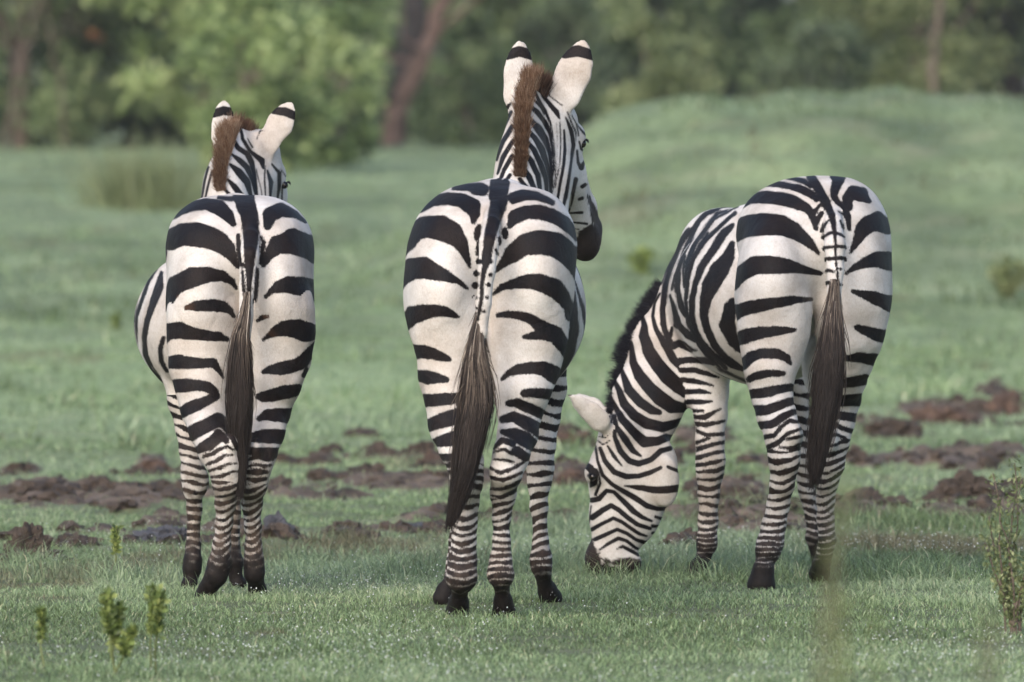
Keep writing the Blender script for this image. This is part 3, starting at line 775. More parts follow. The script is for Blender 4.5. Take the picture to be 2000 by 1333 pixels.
    HS = [
        [(640, 225, 8), (650, 290, 14), (685, 345, 18), (740, 380, 18), (770, 440, 19), (790, 530, 14), (800, 650, 8)],
        [(690, 190, 10), (710, 290, 13), (760, 370, 12), (830, 425, 22), (842, 475, 10)], [(740, 290, 5), (770, 340, 8)],
        [(645, 385, 8), (690, 420, 20), (740, 470, 22), (775, 550, 15), (795, 660, 8)],
        [(635, 450, 10), (690, 500, 25), (740, 560, 24), (765, 650, 12)],
        [(622, 540, 9), (660, 585, 22), (700, 640, 22)], [(598, 600, 10), (635, 640, 14)],
        [(560, 500, 8), (590, 560, 8)], [(800, 480, 6), (825, 600, 5), (830, 680, 5)],
        [(855, 460, 5), (852, 560, 8), (852, 660, 6)], [(868, 490, 7), (890, 560, 16), (882, 680, 8)], [(895, 450, 9), (938, 500, 12), (935, 590, 12), (920, 690, 8)], [(955, 600, 7), (955, 680, 7)],
        [(945, 480, 5), (975, 520, 6)],
        [(455, 650, 8), (475, 560, 10), (500, 470, 10)], [(470, 690, 8), (490, 610, 10), (520, 500, 8)], [(490, 480, 7), (510, 400, 8)], [(485, 420, 6), (505, 340, 7)],
        [(530, 132, 28), (590, 112, 30), (655, 122, 28)], [(910, 112, 26), (980, 122, 30), (1040, 150, 28)],
        [(800, 290, 6), (820, 240, 7), (850, 240, 3)],
    ]
    regions = [
        (('haunch',), rump, A_, S1, 'all'), (('dock',), rump, A_, S1, 'fine'), (('barrel',), rump, A_, flank, 'near fine'),
        (('haunch', 'hindleft', 'hindright'), rump, Bq, S2[:15], 'all'), (('hindleft', 'hindright'), legs, Bq, S2[15:], 'fine'),
        (('neck', 'head', 'ear'), hd, A_, HS, 'all'),
    ]
    lb = [
        (('hindleft',), legs, [(938, 13, .55, 4, -6), (1000, 16, .55, 8, -7), (1060, 15, .58, 10, -3), (1130, 13, .6, 8, 0)], LH),
        (('hindright',), legs, [(944, 14, .55, 10, -4), (1000, 16, .55, 8, -7), (1060, 15, .62, 8, -6), (1130, 13, .64, 6, 0)], RH),
        (('foreleft',), at(375, 900, 37.25), [(770, 24, .45, 3, 6), (830, 22, .45, 3, 5), (900, 16, .52, 2, 3), (960, 17, .54, 2, 2), (1040, 17, .56, -3, 3), (1190, 12, .68, 0, 0)], LF),
        (('foreright',), at(455, 900, 37.38), [(770, 22, .45, 3, 6), (1190, 14, .6, 0, 0)], RF),
    ]
    o, V = finish_zebra(B, .0062, org, regions, lb, [], ('barrel',), ('hindleft', 'hindright', 'foreleft', 'foreright'),
                        "smallest zebra on the left, seen from behind, its head just showing over its rump", .75, darkz=.165)
    tail_hair([(570, 472, 496), (610, 466, 494), (654, 446, 494), (717, 437, 497), (780, 436, 500), (843, 442, 490), (900, 458, 484), (969, 465, 475)],
              [(500, 36.53), (620, 36.51), (700, 36.50), (980, 36.47)], 3200, o, org, TAIL_GREY, (570, 800),
              lambda u, y, q: .08 + .75 * q ** 1.3 * np.clip((850 - y) / 220, .15, 1) + .15 * (y < 660), 12)
    mane_hair("mane", [(431, 373, 0, -.15, -.8, .45, .05, .014), (431, 352, 0, -.15, -.85, .5, .055, .016), (434, 320, 0, -.15, -.85, .6, .06, .016), (444, 280, 0, -.12, -.6, .9, .07, .018), (455, 262, 38.08, 0, -.2, 1, .065, .016), (475, 262, 38.12, .1, .1, 1, .06, .018), (488, 268, 38.16, .15, .3, 1, .05, .018)],
              V, 10000, o, org, MANE_BROWN, lambda t, s, q: .62 + .42 * q + .12 * np.sin(t * 45) * (1 - s) - .35 * (t > .78), 22)
    add_eye(555, 362, V, rpx=8, parent=o, origin=org, D=38.20, lash=(1, -.3, .1))
    return o

# ================= the grazing zebra on the right
def right_zebra():
    B = Body()
    org = at(1590, 0, 37.6); org[2] = 0
    B.E(1592, 478, 37.72, 136, .34, 136, 'haunch', .05)
    B.E(1510, 568, 37.5, 76, .24, 150, 'haunch', .06)
    B.E(1668, 560, 37.62, 74, .24, 156, 'haunch', .06)
    B.E(1535, 455, 37.7, 96, .28, 92, 'haunch', .05)
    B.E(1648, 450, 37.7, 80, .26, 96, 'haunch', .05)
    # trunk running forward to the left
    B.el(at(1486, 584, 38.22), (.26, .50, .285), 'barrel', .05, (0, 0, 20))
    B.el(at(1405, 575, 38.55), (.165, .26, .25), 'barrel', .05, (0, 0, 20))
    B.E(1366, 610, 38.60, 62, .22, 115, 'barrel', .05)
    B.rc(at(1520, 470, 38.0), at(1400, 475, 38.6), .13, .11, 'barrel', .05)
    B.E(1600, 720, 37.75, 32, .2, 60, 'haunch', .05)
    LH = [(1512, 610, 37.40, 74), (1510, 650, 37.39, 68), (1507, 690, 37.37, 58), (1504, 725, 37.34, 49), (1507, 770, 37.33, 40), (1517, 813, 37.28, 38), (1530, 851, 37.22, 37), (1532, 896, 37.2, 31), (1528, 946, 37.22, 23), (1520, 986, 37.25, 21), (1512, 1026, 37.25, 23), (1505, 1060, 37.24, 26), (1500, 1078, 37.22, 25), (1494, 1100, 37.22, 18), (1491, 1112, 37.2, 21), (1487, 1142, 37.2, 28)]
    B.C(LH, 'hindleft', .02)
    RH = [(1664, 600, 37.52, 72), (1660, 650, 37.53, 66), (1653, 700, 37.57, 53), (1649, 740, 37.62, 42), (1643, 780, 37.72, 37), (1636, 824, 37.7, 34), (1631, 862, 37.68, 28), (1624, 905, 37.68, 25), (1617, 940, 37.7, 20), (1613, 975, 37.72, 17), (1613, 1015, 37.72, 16), (1616, 1055, 37.7, 18), (1610, 1085, 37.74, 16), (1604, 1105, 37.8, 18), (1600, 1122, 37.86, 22)]
    B.C(RH, 'hindright', .02)
    B.E(1552, 850, 37.17, 15, .035, 24, 'hindleft', .02)
    B.E(1622, 862, 37.62, 15, .035, 24, 'hindright', .02)
    LF = [(1378, 660, 38.5, 62), (1378, 710, 38.48, 54), (1382, 765, 38.45, 40), (1388, 812, 38.4, 30), (1386, 860, 38.36, 25), (1388, 900, 38.34, 27), (1387, 925, 38.34, 25), (1384, 965, 38.34, 20), (1383, 1020, 38.34, 18), (1381, 1062, 38.32, 22), (1374, 1092, 38.32, 15), (1366, 1106, 38.3, 18), (1361, 1124, 38.3, 25)]
    B.C(LF, 'foreleft', .02)
    RF = [(1550, 700, 38.8, 30), (1560, 760, 38.8, 22), (1562, 850, 38.8, 17), (1566, 900, 38.8, 19), (1576, 960, 38.8, 15), (1587, 1020, 38.8, 13), (1590, 1050, 38.8, 17), (1598, 1085, 38.8, 14), (1602, 1102, 38.8, 18)]
    B.C(RF, 'foreright', .02)
    B.rc(at(1615, 500, 37.28), at(1612, 760, 37.36), .016, .03, 'x', .06, op='sub')
    B.C([(1622, 400, 37.52, 15), (1627, 435, 37.37, 18), (1630, 480, 37.27, 20), (1631, 530, 37.25, 18), (1629, 590, 37.24, 15), (1625, 680, 37.23, 9)], 'dock', .012)
    # neck reaching down, head held across the view
    Y = (0, 1, 0)
    B.rc(at(1385, 588, 38.62), at(1300, 694, 38.55), .165, .118, 'neck', .04, Y, .78)
    B.rc(at(1300, 690, 38.55), at(1264, 785, 38.45), .122, .112, 'neck', .04, Y, .72)
    B.rc(at(1264, 785, 38.45), at(1250, 850, 38.4), .112, .098, 'neck', .04, Y, .7)
    B.E(1212, 850, 38.34, 44, .085, 46, 'head', .03)
    B.E(1262, 925, 38.34, 62, .085, 82, 'head', .03, (0, 8, 0))
    B.E(1205, 920, 38.34, 52, .095, 74, 'head', .03)
    B.C([(1205, 930, 38.34, 54), (1204, 1010, 38.33, 48), (1200, 1075, 38.32, 42)], 'head', .03, Y, .72)
    B.E(1250, 1000, 38.33, 44, .06, 74, 'head', .03, (0, 22, 0))
    B.E(1171, 1092, 38.32, 29, .056, 38, 'head', .02)
    B.E(1225, 1100, 38.32, 27, .05, 25, 'head', .015)
    B.rc(at(1200, 1128, 38.2), at(1202, 1112, 38.2), .010, .006, 'x', .02, op='sub')
    B.E(1198, 1094, 38.32, 36, .056, 34, 'head', .02)
    B.E(1160, 1082, 38.22, 8, .02, 12, 'x', .02, op='sub')
    B.E(1162, 924, 38.28, 19, .04, 24, 'head', .025)
    B.E(1300, 940, 38.27, 28, .03, 52, 'head', .02)
    B.C([(1182, 836, 38.27, 14), (1170, 821, 38.25, 19), (1152, 803, 38.24, 17), (1130, 785, 38.23, 11), (1107, 768, 38.22, 3)], 'ear', .015, (.2, 1, .2), .32)
    B.C([(1184, 838, 38.42, 14), (1175, 820, 38.46, 20), (1154, 800, 38.48, 22), (1134, 786, 38.5, 15), (1120, 777, 38.5, 5)], 'ear', .02, (.2, 1, .2), .32)
    E_ = (1280, 320, 3.332); F_ = (1400, 680, 2.777); G_ = (1100, 560, 3.919); H_ = (1100, 760, 3.417)
    rump = at(1590, 560, 37.5); legs = at(1560, 900, 37.4); fl = at(1400, 600, 38.2); nk = at(1280, 750, 38.4); hd = at(1220, 950, 38.25)
    S1 = [
        [(1000, 70, 20), (1015, 95, 26), (1050, 150, 25), (1088, 220, 26), (1122, 280, 27), (1148, 340, 23), (1160, 400, 18), (1165, 460, 12), (1170, 540, 9), (1175, 620, 8), (1185, 720, 8), (1190, 790, 6)],
        [(690, 128, 12), (740, 125, 16), (800, 130, 16), (870, 145, 14), (930, 160, 22), (1000, 195, 22), (1045, 230, 14)], [(860, 88, 7), (960, 110, 12), (1010, 150, 8)],
        [(545, 270, 18), (570, 255, 22), (620, 225, 30), (720, 216, 37), (820, 228, 40), (900, 250, 35), (980, 288, 24), (1020, 330, 18), (1038, 380, 14), (1048, 425, 8)],
        [(470, 500, 45), (515, 450, 52), (580, 412, 62), (700, 400, 68), (820, 405, 62), (900, 430, 48), (960, 475, 34), (1010, 525, 22), (1062, 582, 4)],
        [(510, 800, 22), (530, 760, 32), (575, 705, 45), (650, 665, 54), (750, 662, 52), (860, 670, 44), (960, 690, 25), (1075, 715, 8)],
        [(480, 1010, 40), (520, 970, 44), (590, 945, 38), (680, 920, 37), (780, 905, 28), (880, 895, 24), (950, 885, 14), (1015, 882, 5)],
        [(490, 1165, 34), (540, 1140, 37), (600, 1120, 37), (680, 1100, 34), (780, 1085, 27), (850, 1080, 18), (912, 1077, 7)],
        [(575, 1300, 30), (620, 1255, 32), (700, 1232, 28), (800, 1235, 28), (860, 1262, 22), (885, 1300, 6)],
        [(1160, 70, 26), (1195, 100, 34), (1168, 170, 24), (1162, 215, 16), (1185, 255, 16), (1230, 292, 15), (1260, 350, 14), (1266, 425, 9)],
        [(1258, 285, 26), (1250, 230, 28), (1290, 185, 38), (1345, 200, 40), (1390, 240, 12)],
        [(1268, 580, 4), (1310, 510, 22), (1350, 435, 42), (1400, 390, 52), (1450, 378, 60), (1510, 410, 45)],
        [(1240, 715, 4), (1290, 680, 14), (1370, 648, 30), (1450, 628, 47), (1560, 640, 58)],
        [(1285, 835, 7), (1350, 855, 20), (1430, 880, 38), (1540, 915, 50)],
        [(1318, 1068, 14), (1380, 1095, 27), (1440, 1115, 35), (1500, 1125, 36)],
        [(1250, 1265, 13), (1320, 1262, 25), (1440, 1278, 36)],
        [(1092, 482, 9), (1130, 458, 12), (1165, 450, 10), (1222, 478, 10)], [(1102, 552, 11), (1165, 545, 10), (1228, 546, 11)], [(1115, 622, 12), (1160, 622, 12), (1225, 620, 13)], [(1120, 700, 12), (1165, 705, 10)], [(1205, 690, 10)], [(1128, 780, 14), (1160, 785, 8)], [(1135, 850, 12)], [(1205, 790, 8)],
        [(1070, 270, 6), (1045, 310, 9), (1030, 340, 10), (1050, 385, 9)], [(1085, 330, 12), (1058, 375, 10), (1045, 420, 5)], [(1135, 372, 6), (1105, 400, 10), (1085, 440, 7)], [(1195, 318, 5), (1245, 350, 8)], [(1205, 380, 8), (1220, 420, 8)],
    ]
    S2 = [
        [(180, 170, 16), (220, 155, 17), (290, 143, 16), (365, 143, 9)],
        [(185, 255, 20), (240, 250, 22), (320, 230, 20), (410, 215, 15)], [(205, 340, 22), (260, 338, 22), (340, 312, 20), (415, 290, 17)],
        [(235, 420, 18), (290, 418, 18), (360, 378, 18), (420, 352, 12)], [(260, 490, 14), (310, 478, 12), (350, 430, 12), (400, 400, 11), (450, 408, 8)],
        [(690, 190, 22), (740, 185, 25), (810, 172, 25)], [(640, 285, 24), (720, 283, 25), (800, 278, 26)], [(640, 358, 16), (690, 368, 18), (770, 375, 22)],
        [(640, 412, 12), (680, 435, 14), (740, 450, 14)], [(600, 478, 10), (650, 470, 9), (700, 490, 10)],
        [(268, 545, 13), (330, 515, 14), (380, 470, 11), (460, 440, 9)], [(340, 540, 6), (400, 545, 9), (460, 520, 6)], [(380, 500, 8), (430, 490, 10), (465, 480, 8)],
    ]
    fk = [
        [(500, 520, 14), (470, 610, 36), (420, 690, 56), (362, 790, 54), (325, 880, 30), (315, 980, 23), (340, 1080, 20), (390, 1180, 20), (460, 1260, 15), (560, 1330, 12)],
        [(500, 900, 20), (486, 960, 30), (482, 1040, 32), (500, 1120, 28), (535, 1200, 14)],
        [(500, 400, 10), (450, 450, 20), (380, 560, 20), (300, 680, 18), (258, 780, 14), (238, 900, 14), (236, 1000, 14), (262, 1090, 12), (310, 1180, 14), (380, 1260, 12), (450, 1330, 12)],
        [(520, 320, 6), (480, 350, 7), (400, 430, 10), (310, 510, 13), (245, 620, 12), (208, 760, 7), (200, 900, 6), (216, 1040, 6), (280, 1180, 6), (370, 1300, 6)],
        [(530, 280, 5), (400, 320, 8), (335, 410, 11), (260, 520, 10), (210, 640, 10), (190, 780, 6)],
        [(470, 268, 4), (400, 290, 7), (330, 320, 14), (280, 375, 14), (235, 460, 13), (190, 560, 11), (150, 690, 9), (140, 810, 13), (170, 930, 20), (200, 985, 8)],
        [(300, 480, 3), (380, 360, 4), (490, 300, 3)], [(215, 720, 3), (270, 560, 4), (340, 450, 3)],
        [(270, 400, 8), (190, 470, 13), (140, 560, 13), (92, 680, 13), (62, 800, 13), (42, 950, 11), (60, 1080, 11), (95, 1190, 18)],
        [(215, 420, 4), (120, 540, 6), (70, 660, 8), (30, 780, 8)], [(170, 640, 4), (130, 730, 5), (110, 820, 5)],
        [(92, 860, 6), (115, 920, 10), (130, 980, 12), (150, 1050, 17), (210, 1110, 20), (255, 1155, 6)],
        [(105, 1190, 16), (150, 1172, 18), (232, 1215, 7)],
        [(155, 1285, 18), (205, 1275, 14), (285, 1278, 12), (350, 1298, 6)],
        [(195, 600, 3), (180, 700, 3), (192, 800, 2)],
    ]
    gk = [
        [(740, 60, 7), (700, 130, 8), (690, 220, 10), (720, 330, 16), (770, 440, 26), (840, 550, 28), (900, 610, 24)],
        [(790, 60, 5), (760, 180, 8), (760, 280, 10), (790, 380, 12), (820, 460, 10)],
        [(610, 220, 10), (630, 300, 22), (620, 380, 38), (650, 490, 45), (720, 600, 54), (800, 690, 60), (880, 770, 52), (930, 820, 35)],
        [(520, 420, 10), (525, 500, 18), (540, 580, 26), (585, 680, 38), (660, 780, 44), (740, 860, 55), (830, 920, 52), (950, 935, 30)],
        [(430, 600, 10), (470, 690, 20), (508, 790, 34), (590, 885, 34), (680, 950, 30), (738, 968, 18)],
        [(395, 720, 12), (435, 800, 22), (470, 900, 32), (540, 985, 38), (640, 1050, 40), (760, 1080, 38), (860, 1052, 28), (930, 1020, 15)],
        [(365, 850, 10), (405, 930, 18), (450, 1020, 27), (530, 1110, 32), (620, 1190, 38), (720, 1190, 32), (790, 1160, 28), (870, 1160, 14)],
        [(388, 990, 12), (410, 1080, 14), (470, 1170, 24), (530, 1250, 20), (592, 1295, 6)],
        [(362, 910, 7), (350, 1000, 8), (340, 1100, 10), (310, 1150, 8)],
        [(395, 1050, 8), (400, 1160, 13), (440, 1260, 17), (500, 1325, 17)],
        [(880, 575, 18), (970, 555, 22), (1080, 565, 18), (1150, 600, 8)], [(905, 640, 20), (1000, 635, 20), (1100, 665, 17), (1190, 702, 5)],
        [(915, 720, 20), (1000, 725, 20), (1080, 742, 12), (1150, 762, 4)], [(930, 812, 18), (1040, 802, 18), (1130, 818, 5)],
        [(945, 888, 18), (1050, 885, 16), (1140, 882, 7)], [(965, 958, 15), (1070, 950, 7)], [(975, 1000, 12), (1080, 1000, 20), (1210, 940, 5)],
        [(995, 1052, 16), (1100, 1055, 18), (1235, 1025, 6)], [(1010, 1095, 12), (1100, 1135, 14), (1240, 1120, 13)], [(1030, 1195, 14), (1120, 1160, 8)],
        [(1020, 1252, 18), (1120, 1215, 14), (1230, 1185, 10)], [(1020, 1312, 16), (1130, 1280, 14), (1230, 1255, 12)],
        [(1250, 150, 18), (1235, 300, 40), (1290, 430, 30), (1420, 540, 20)], [(1060, 420, 14), (1150, 520, 16), (1280, 610, 14), (1420, 660, 10)], [(1000, 330, 6), (1090, 510, 8), (1200, 640, 7), (1420, 735, 6)],
        [(848, 440, 20), (920, 450, 24), (1015, 492, 4)], [(835, 320, 12), (812, 400, 11)], [(862, 300, 12), (920, 330, 24), (1000, 400, 8)],
    ]
    hk = [
        [(340, 200, 10), (345, 330, 11), (380, 420, 17), (440, 480, 21), (500, 500, 22), (580, 475, 19), (650, 420, 19), (715, 398, 16)],
        [(248, 398, 13), (280, 480, 17), (340, 550, 19), (420, 585, 20), (500, 585, 17), (580, 560, 17), (652, 525, 12)],
        [(300, 385, 7), (340, 450, 13), (392, 512, 5)],
        [(215, 380, 9), (230, 480, 10), (260, 570, 13), (330, 640, 14), (410, 692, 17), (480, 735, 19), (560, 780, 20), (640, 797, 15), (755, 800, 14)],
        [(408, 650, 5), (500, 665, 19), (600, 670, 23), (700, 670, 25), (790, 662, 24)],
        [(186, 742, 19), (240, 730, 19), (290, 680, 15), (340, 690, 13), (400, 750, 17), (470, 820, 19), (530, 860, 15), (592, 880, 9)],
        [(195, 860, 20), (260, 810, 19), (320, 780, 17), (370, 810, 17), (430, 860, 17), (500, 910, 15), (582, 932, 13)],
        [(195, 938, 14), (260, 900, 13), (330, 865, 13), (390, 890, 13), (450, 930, 13), (510, 970, 12), (560, 985, 7)],
        [(212, 1006, 15), (280, 980, 15), (360, 945, 13), (430, 970, 13), (490, 1010, 12), (570, 1035, 15), (605, 1025, 12)],
        [(238, 1082, 7), (300, 1040, 11), (370, 1005, 13), (430, 1020, 12), (480, 1060, 11), (532, 1087, 5)],
        [(358, 1072, 4), (400, 1055, 11), (450, 1080, 13), (500, 1110, 11), (560, 1100, 9)],
        [(700, 522, 12), (762, 552, 13)], [(618, 850, 10), (700, 882, 13)], [(598, 915, 13), (665, 922, 9)], [(600, 965, 11), (635, 970, 9)],
        [(235, 560, 6), (245, 630, 9), (215, 700, 12)], [(195, 340, 8), (172, 420, 12), (152, 500, 14), (190, 520, 12)],
        [(235, 345, 5), (270, 375, 6), (315, 350, 5)], [(245, 318, 4), (285, 328, 5), (310, 300, 6), (325, 200, 7), (322, 110, 6)],
        [(185, 780, 5), (175, 900, 5)], [(150, 525, 10), (205, 555, 30), (200, 620, 26), (180, 650, 8)], [(225, 1118, 5), (245, 1100, 5)],
    ]
    earb = [[(5, 20, 20), (45, 35, 8)]]
    regions = [
        (('haunch',), rump, E_, S1, 'all'), (('dock',), rump, E_, S1, 'fine'), (('haunch', 'hindleft', 'hindright'), rump, E_, S1[5:16], 'all'),
        (('haunch', 'hindleft', 'hindright'), legs, F_, S2[:4] + S2[5:8], 'all'), (('hindleft', 'hindright'), legs, F_, S2[4:5] + S2[8:], 'fine'),
        (('barrel', 'neck', 'foreleft'), fl, E_, fk, 'near'), (('neck', 'barrel', 'foreleft'), nk, G_, gk[10:], 'near'), (('neck', 'head'), nk, G_, gk[:10], 'all'),
        (('head', 'neck'), hd, H_, hk, 'all'), (('ear',), hd, H_, earb, 'all'),
    ]
    lb = [
        (('hindleft',), legs, [(872, 19, .5, 6, -3), (950, 19, .5, 8, -5), (1000, 17, .5, 4, -3), (1040, 12, .6, 3, 0), (1140, 9, .68, 0, 0)], LH),
        (('hindright',), legs, [(858, 19, .5, 6, -6), (930, 16, .52, 8, -6), (1000, 15, .52, 4, -5), (1115, 11, .6, 3, 0)], RH),
        (('foreleft',), nk, [(896, 15, .52, 3, -5), (960, 17, .5, 3, 0), (1010, 15, .5, 3, 2), (1050, 11, .6, 2, 0), (1130, 10, .6, 0, 0)], LF),
        (('foreright',), at(1570, 900, 38.8), [(740, 26, .4, 3, 4), (860, 22, .5, 3, 4), (1000, 16, .5, 2, 4), (1130, 11, .6, 0, 0)], RF),
    ]
    muzzle = [[(165, 1005, 26), (172, 1050, 40), (182, 1110, 54), (200, 1160, 62)], [(190, 1200, 58), (300, 1235, 52), (420, 1225, 50), (520, 1200, 40)], [(335, 1165, 22), (430, 1148, 30), (515, 1172, 30)], [(255, 1135, 10), (300, 1160, 20)]]
    o, V = finish_zebra(B, .0062, org, regions, lb, [(('head',), hd, H_, muzzle)], ('barrel',), ('hindleft', 'hindright', 'foreleft', 'foreright'),
                        "zebra on the right with its neck lowered, grazing with its muzzle in the grass", .35, darkz=.14)
    tail_hair([(530, 1616, 1648), (570, 1613, 1647), (620, 1602, 1650), (665, 1594, 1656), (719, 1582, 1654), (752, 1582, 1652), (824, 1580, 1634), (896, 1574, 1616), (950, 1578, 1600)],
              [(500, 37.23), (600, 37.20), (700, 37.16), (940, 37.12)], 3400, o, org, TAIL_GREY, (545, 770),
              lambda u, y, q: .08 + .75 * q ** 1.3 * np.clip((780 - y) / 180, .18, 1) + .15 * (y < 640), 13)
    mane_hair("mane", [(1296, 560, 38.62, -.9, .1, .5, .05, .02), (1262, 645, 38.56, -.95, 0, .45, .075, .02), (1243, 690, 38.52, -.95, 0, .45, .075, .02), (1228, 735, 38.5, -1, 0, .35, .07, .02), (1214, 780, 38.45, -1, 0, .35, .055, .02), (1200, 808, 38.42, -1, 0, .35, .04, .022)],
              V, 9000, o, org, MANE_BLACK, lambda t, s, q: .2 + .4 * q + .6 * (np.sin(t * 46) > .35) * (1 - s) ** 1.5, 23, curl=.08)
    add_eye(1158, 932, V, rpx=8.5, parent=o, origin=org, lash=(-.7, -.5, -.1))
    return o

middle_zebra()
left_zebra()
right_zebra()
# ------------------------------------------------------------------ terrain
def rise(D): return 1.15 * smooth((D - 46) / 110)
def mound(x, D):
    sx = smooth((x + 1.7) / 3.1) * (1 - smooth((x - 4.2) / 3.5)); top = 1 + .012 * np.sin(x * 3.1) + .012 * np.sin(x * 9.0 + 1)
    return 1.34 * sx * top * np.exp(-((D - 86) / 6.5) ** 2)
MUD = [  # (photo x, photo y, half width, half height): trampled soil, turned into ground patches
    (120, 965, 150, 28), (330, 955, 130, 22), (290, 905, 45, 14), (640, 890, 60, 12), (730, 885, 40, 12), (700, 945, 150, 20), (860, 938, 90, 16), (560, 965, 90, 12), (1120, 930, 70, 20),
    (1260, 905, 100, 16), (1100, 850, 60, 16), (1420, 960, 90, 30), (1380, 860, 60, 22), (1480, 1000, 80, 22), (1850, 800, 110, 24), (1960, 775, 60, 26), (1720, 832, 70, 22), (1800, 905, 220, 18),
    (1920, 885, 90, 14), (1550, 912, 120, 14), (180, 985, 220, 16), (470, 958, 160, 12), (620, 970, 160, 10), (830, 950, 130, 12), (1000, 940, 110, 12), (1200, 930, 140, 12), (230, 1045, 160, 12), (480, 1040, 120, 10), (700, 1030, 130, 10), (1450, 1020, 160, 14), (1650, 1000, 160, 12), (1900, 1000, 160, 16), (60, 1060, 70, 22), (330, 1020, 60, 20), (560, 1040, 70, 16), (680, 1035, 50, 12), (830, 1005, 80, 12), (1000, 1015, 50, 10), (30, 920, 50, 16),
    (1880, 965, 90, 16), (1330, 1010, 60, 20), (2080, 790, 60, 30), (-60, 960, 60, 24), (900, 870, 40, 12), (1690, 980, 50, 12)]
def flatD(py): 
    """distance at which the ground is seen on photo row py"""
    Ds = np.linspace(25, 140, 4000); y = HOR + FPX * (CAM_H - rise(Ds)) / Ds
    return float(np.interp(-py, -y, Ds))
MUDW = []
for mx, my, rx, ry in MUD:
    D = flatD(my); MUDW.append(((mx - 1000) * D / FPX, D, rx * D / FPX, max(.5, (flatD(my - ry) - flatD(my + ry)) / 2)))
def mudmask(x, D):
    P = np.stack([x, D, np.zeros_like(x)], 1)
    n = vnoise(P * [1, .35, 1], 3.0, 1) * .5 + vnoise(P * [1, .5, 1], 8.0, 2) * .55
    m = np.full(len(x), -1.0)
    for a, b, ra, rb in MUDW:
        m = np.maximum(m, 1 - ((x - a) / ra) ** 2 - ((D - b) / rb) ** 2)
    return smooth((m + n - .08) / .7)
def ground(x, D, fine=True):
    x = np.asarray(x, float); D = np.asarray(D, float)
    z = rise(D) + mound(x, D)
    P = np.stack([x, D, np.zeros_like(x)], 1)
    z = z + vnoise(P, .9, 5) * .018 * smooth((D - 36) / 10) + vnoise(P, 1.7, 15) * .065 * smooth((mound(x, D) - .2) / .5)
    if fine:
        z = z - .008 + vnoise(P, 4.0, 6) * (.003 + .008 * smooth((D - 38) / 5))
        m = mudmask(x, D)
        z = z + m * (.022 + vnoise(P, 5.0, 3) * .032 + vnoise(P, 13.0, 4) * .030 + vnoise(P, 30.0, 4) * .012)
        z = z + smooth((D - 60) / 20) * vnoise(P * [1, .6, 1], 1.6, 8) * .05
    return z
def gz(x, D): return float(ground([x], [D])[0])

def ground_mat():
    m, nt, b = new_mat("turf_and_soil")
    mud = attr(nt, "mud")
    g = ramp(nt, noise(nt, .9, 6), [(.3, (.18, .245, .12)), (.5, (.26, .345, .18)), (.7, (.33, .41, .23))])
    g2 = ramp(nt, noise(nt, 14, 5), [(.3, (.6, .6, .55)), (.55, (1, 1, 1)), (.75, (1.25, 1.2, 1.15))])
    g = mixc(nt, .8, g, g2, 'MULTIPLY')
    # ground colour darkened close by, painting dark gaps between the blades for contrast
    geo = N(nt, "ShaderNodeNewGeometry"); sp = N(nt, "ShaderNodeSeparateXYZ"); nt.links.new(geo.outputs["Position"], sp.inputs[0])
    mr = N(nt, "ShaderNodeMapRange"); mr.inputs[1].default_value = 44; mr.inputs[2].default_value = 62; mr.inputs[3].default_value = .8; mr.inputs[4].default_value = 0
    nt.links.new(sp.outputs[1], mr.inputs[0])
    g = mixc(nt, mr.outputs[0], g, (.075, .085, .048))
    far = ramp(nt, noise(nt, .75, 5), [(.42, (.35, .35, .35)), (.60, (1, 1, 1))])
    mr2 = N(nt, "ShaderNodeMapRange"); mr2.inputs[1].default_value = 62; mr2.inputs[2].default_value = 80; mr2.inputs[3].default_value = 0; mr2.inputs[4].default_value = .75
    nt.links.new(sp.outputs[1], mr2.inputs[0])
    g = mixc(nt, math_(nt, 'MULTIPLY', far, mr2.outputs[0]), g, (.085, .115, .065))
    s = ramp(nt, noise(nt, 6, 6), [(.3, (.045, .034, .026)), (.5, (.11, .084, .064)), (.7, (.19, .15, .118))])
    dry = ramp(nt, noise(nt, 1.6, 5), [(.52, (0, 0, 0)), (.72, (.5, .5, .5))])
    g = mixc(nt, dry, g, (.27, .27, .18))
    nz = math_(nt, 'MULTIPLY_ADD', noise(nt, 22, 4), .6, -.3)
    f = math_(nt, 'ADD', mud, nz, clamp=True)
    f = ramp(nt, f, [(.35, (0, 0, 0)), (.55, (1, 1, 1))])
    nt.links.new(mixc(nt, f, g, s), b.inputs["Base Color"])
    b.inputs["Roughness"].default_value = .85; b.inputs["Specular IOR Level"].default_value = .25
    bump(nt, b, noise(nt, 30, 6), .8, .03)
    return m
Ys = np.concatenate([np.linspace(2, 28, 27)[:-1], np.linspace(28, 48, 420)[:-1], np.linspace(48, 75, 300)[:-1], np.linspace(75, 115, 200)[:-1], np.linspace(115, 220, 90)[:-1], np.linspace(220, 900, 30)])
Xs = np.concatenate([np.linspace(-320, -30, 16)[:-1], np.linspace(-30, -7, 40)[:-1], np.linspace(-7, -3, 60)[:-1], np.linspace(-3, 3, 220)[:-1], np.linspace(3, 7, 60)[:-1], np.linspace(7, 30, 40)[:-1], np.linspace(30, 320, 16)])
XX, YY = np.meshgrid(Xs, Ys)
xx, yy = XX.ravel(), YY.ravel()
zz = ground(xx, yy)
nX, nY = len(Xs), len(Ys)
ii = (np.arange(nY - 1)[:, None] * nX + np.arange(nX - 1)[None]).ravel()
Fg = np.stack([ii, ii + 1, ii + nX + 1, ii + nX], 1)
tag(link("ground", np_mesh("ground", np.stack([xx, yy, zz], 1), Fg, ground_mat(), True, {"mud": mudmask(xx, yy)})), kind="structure")

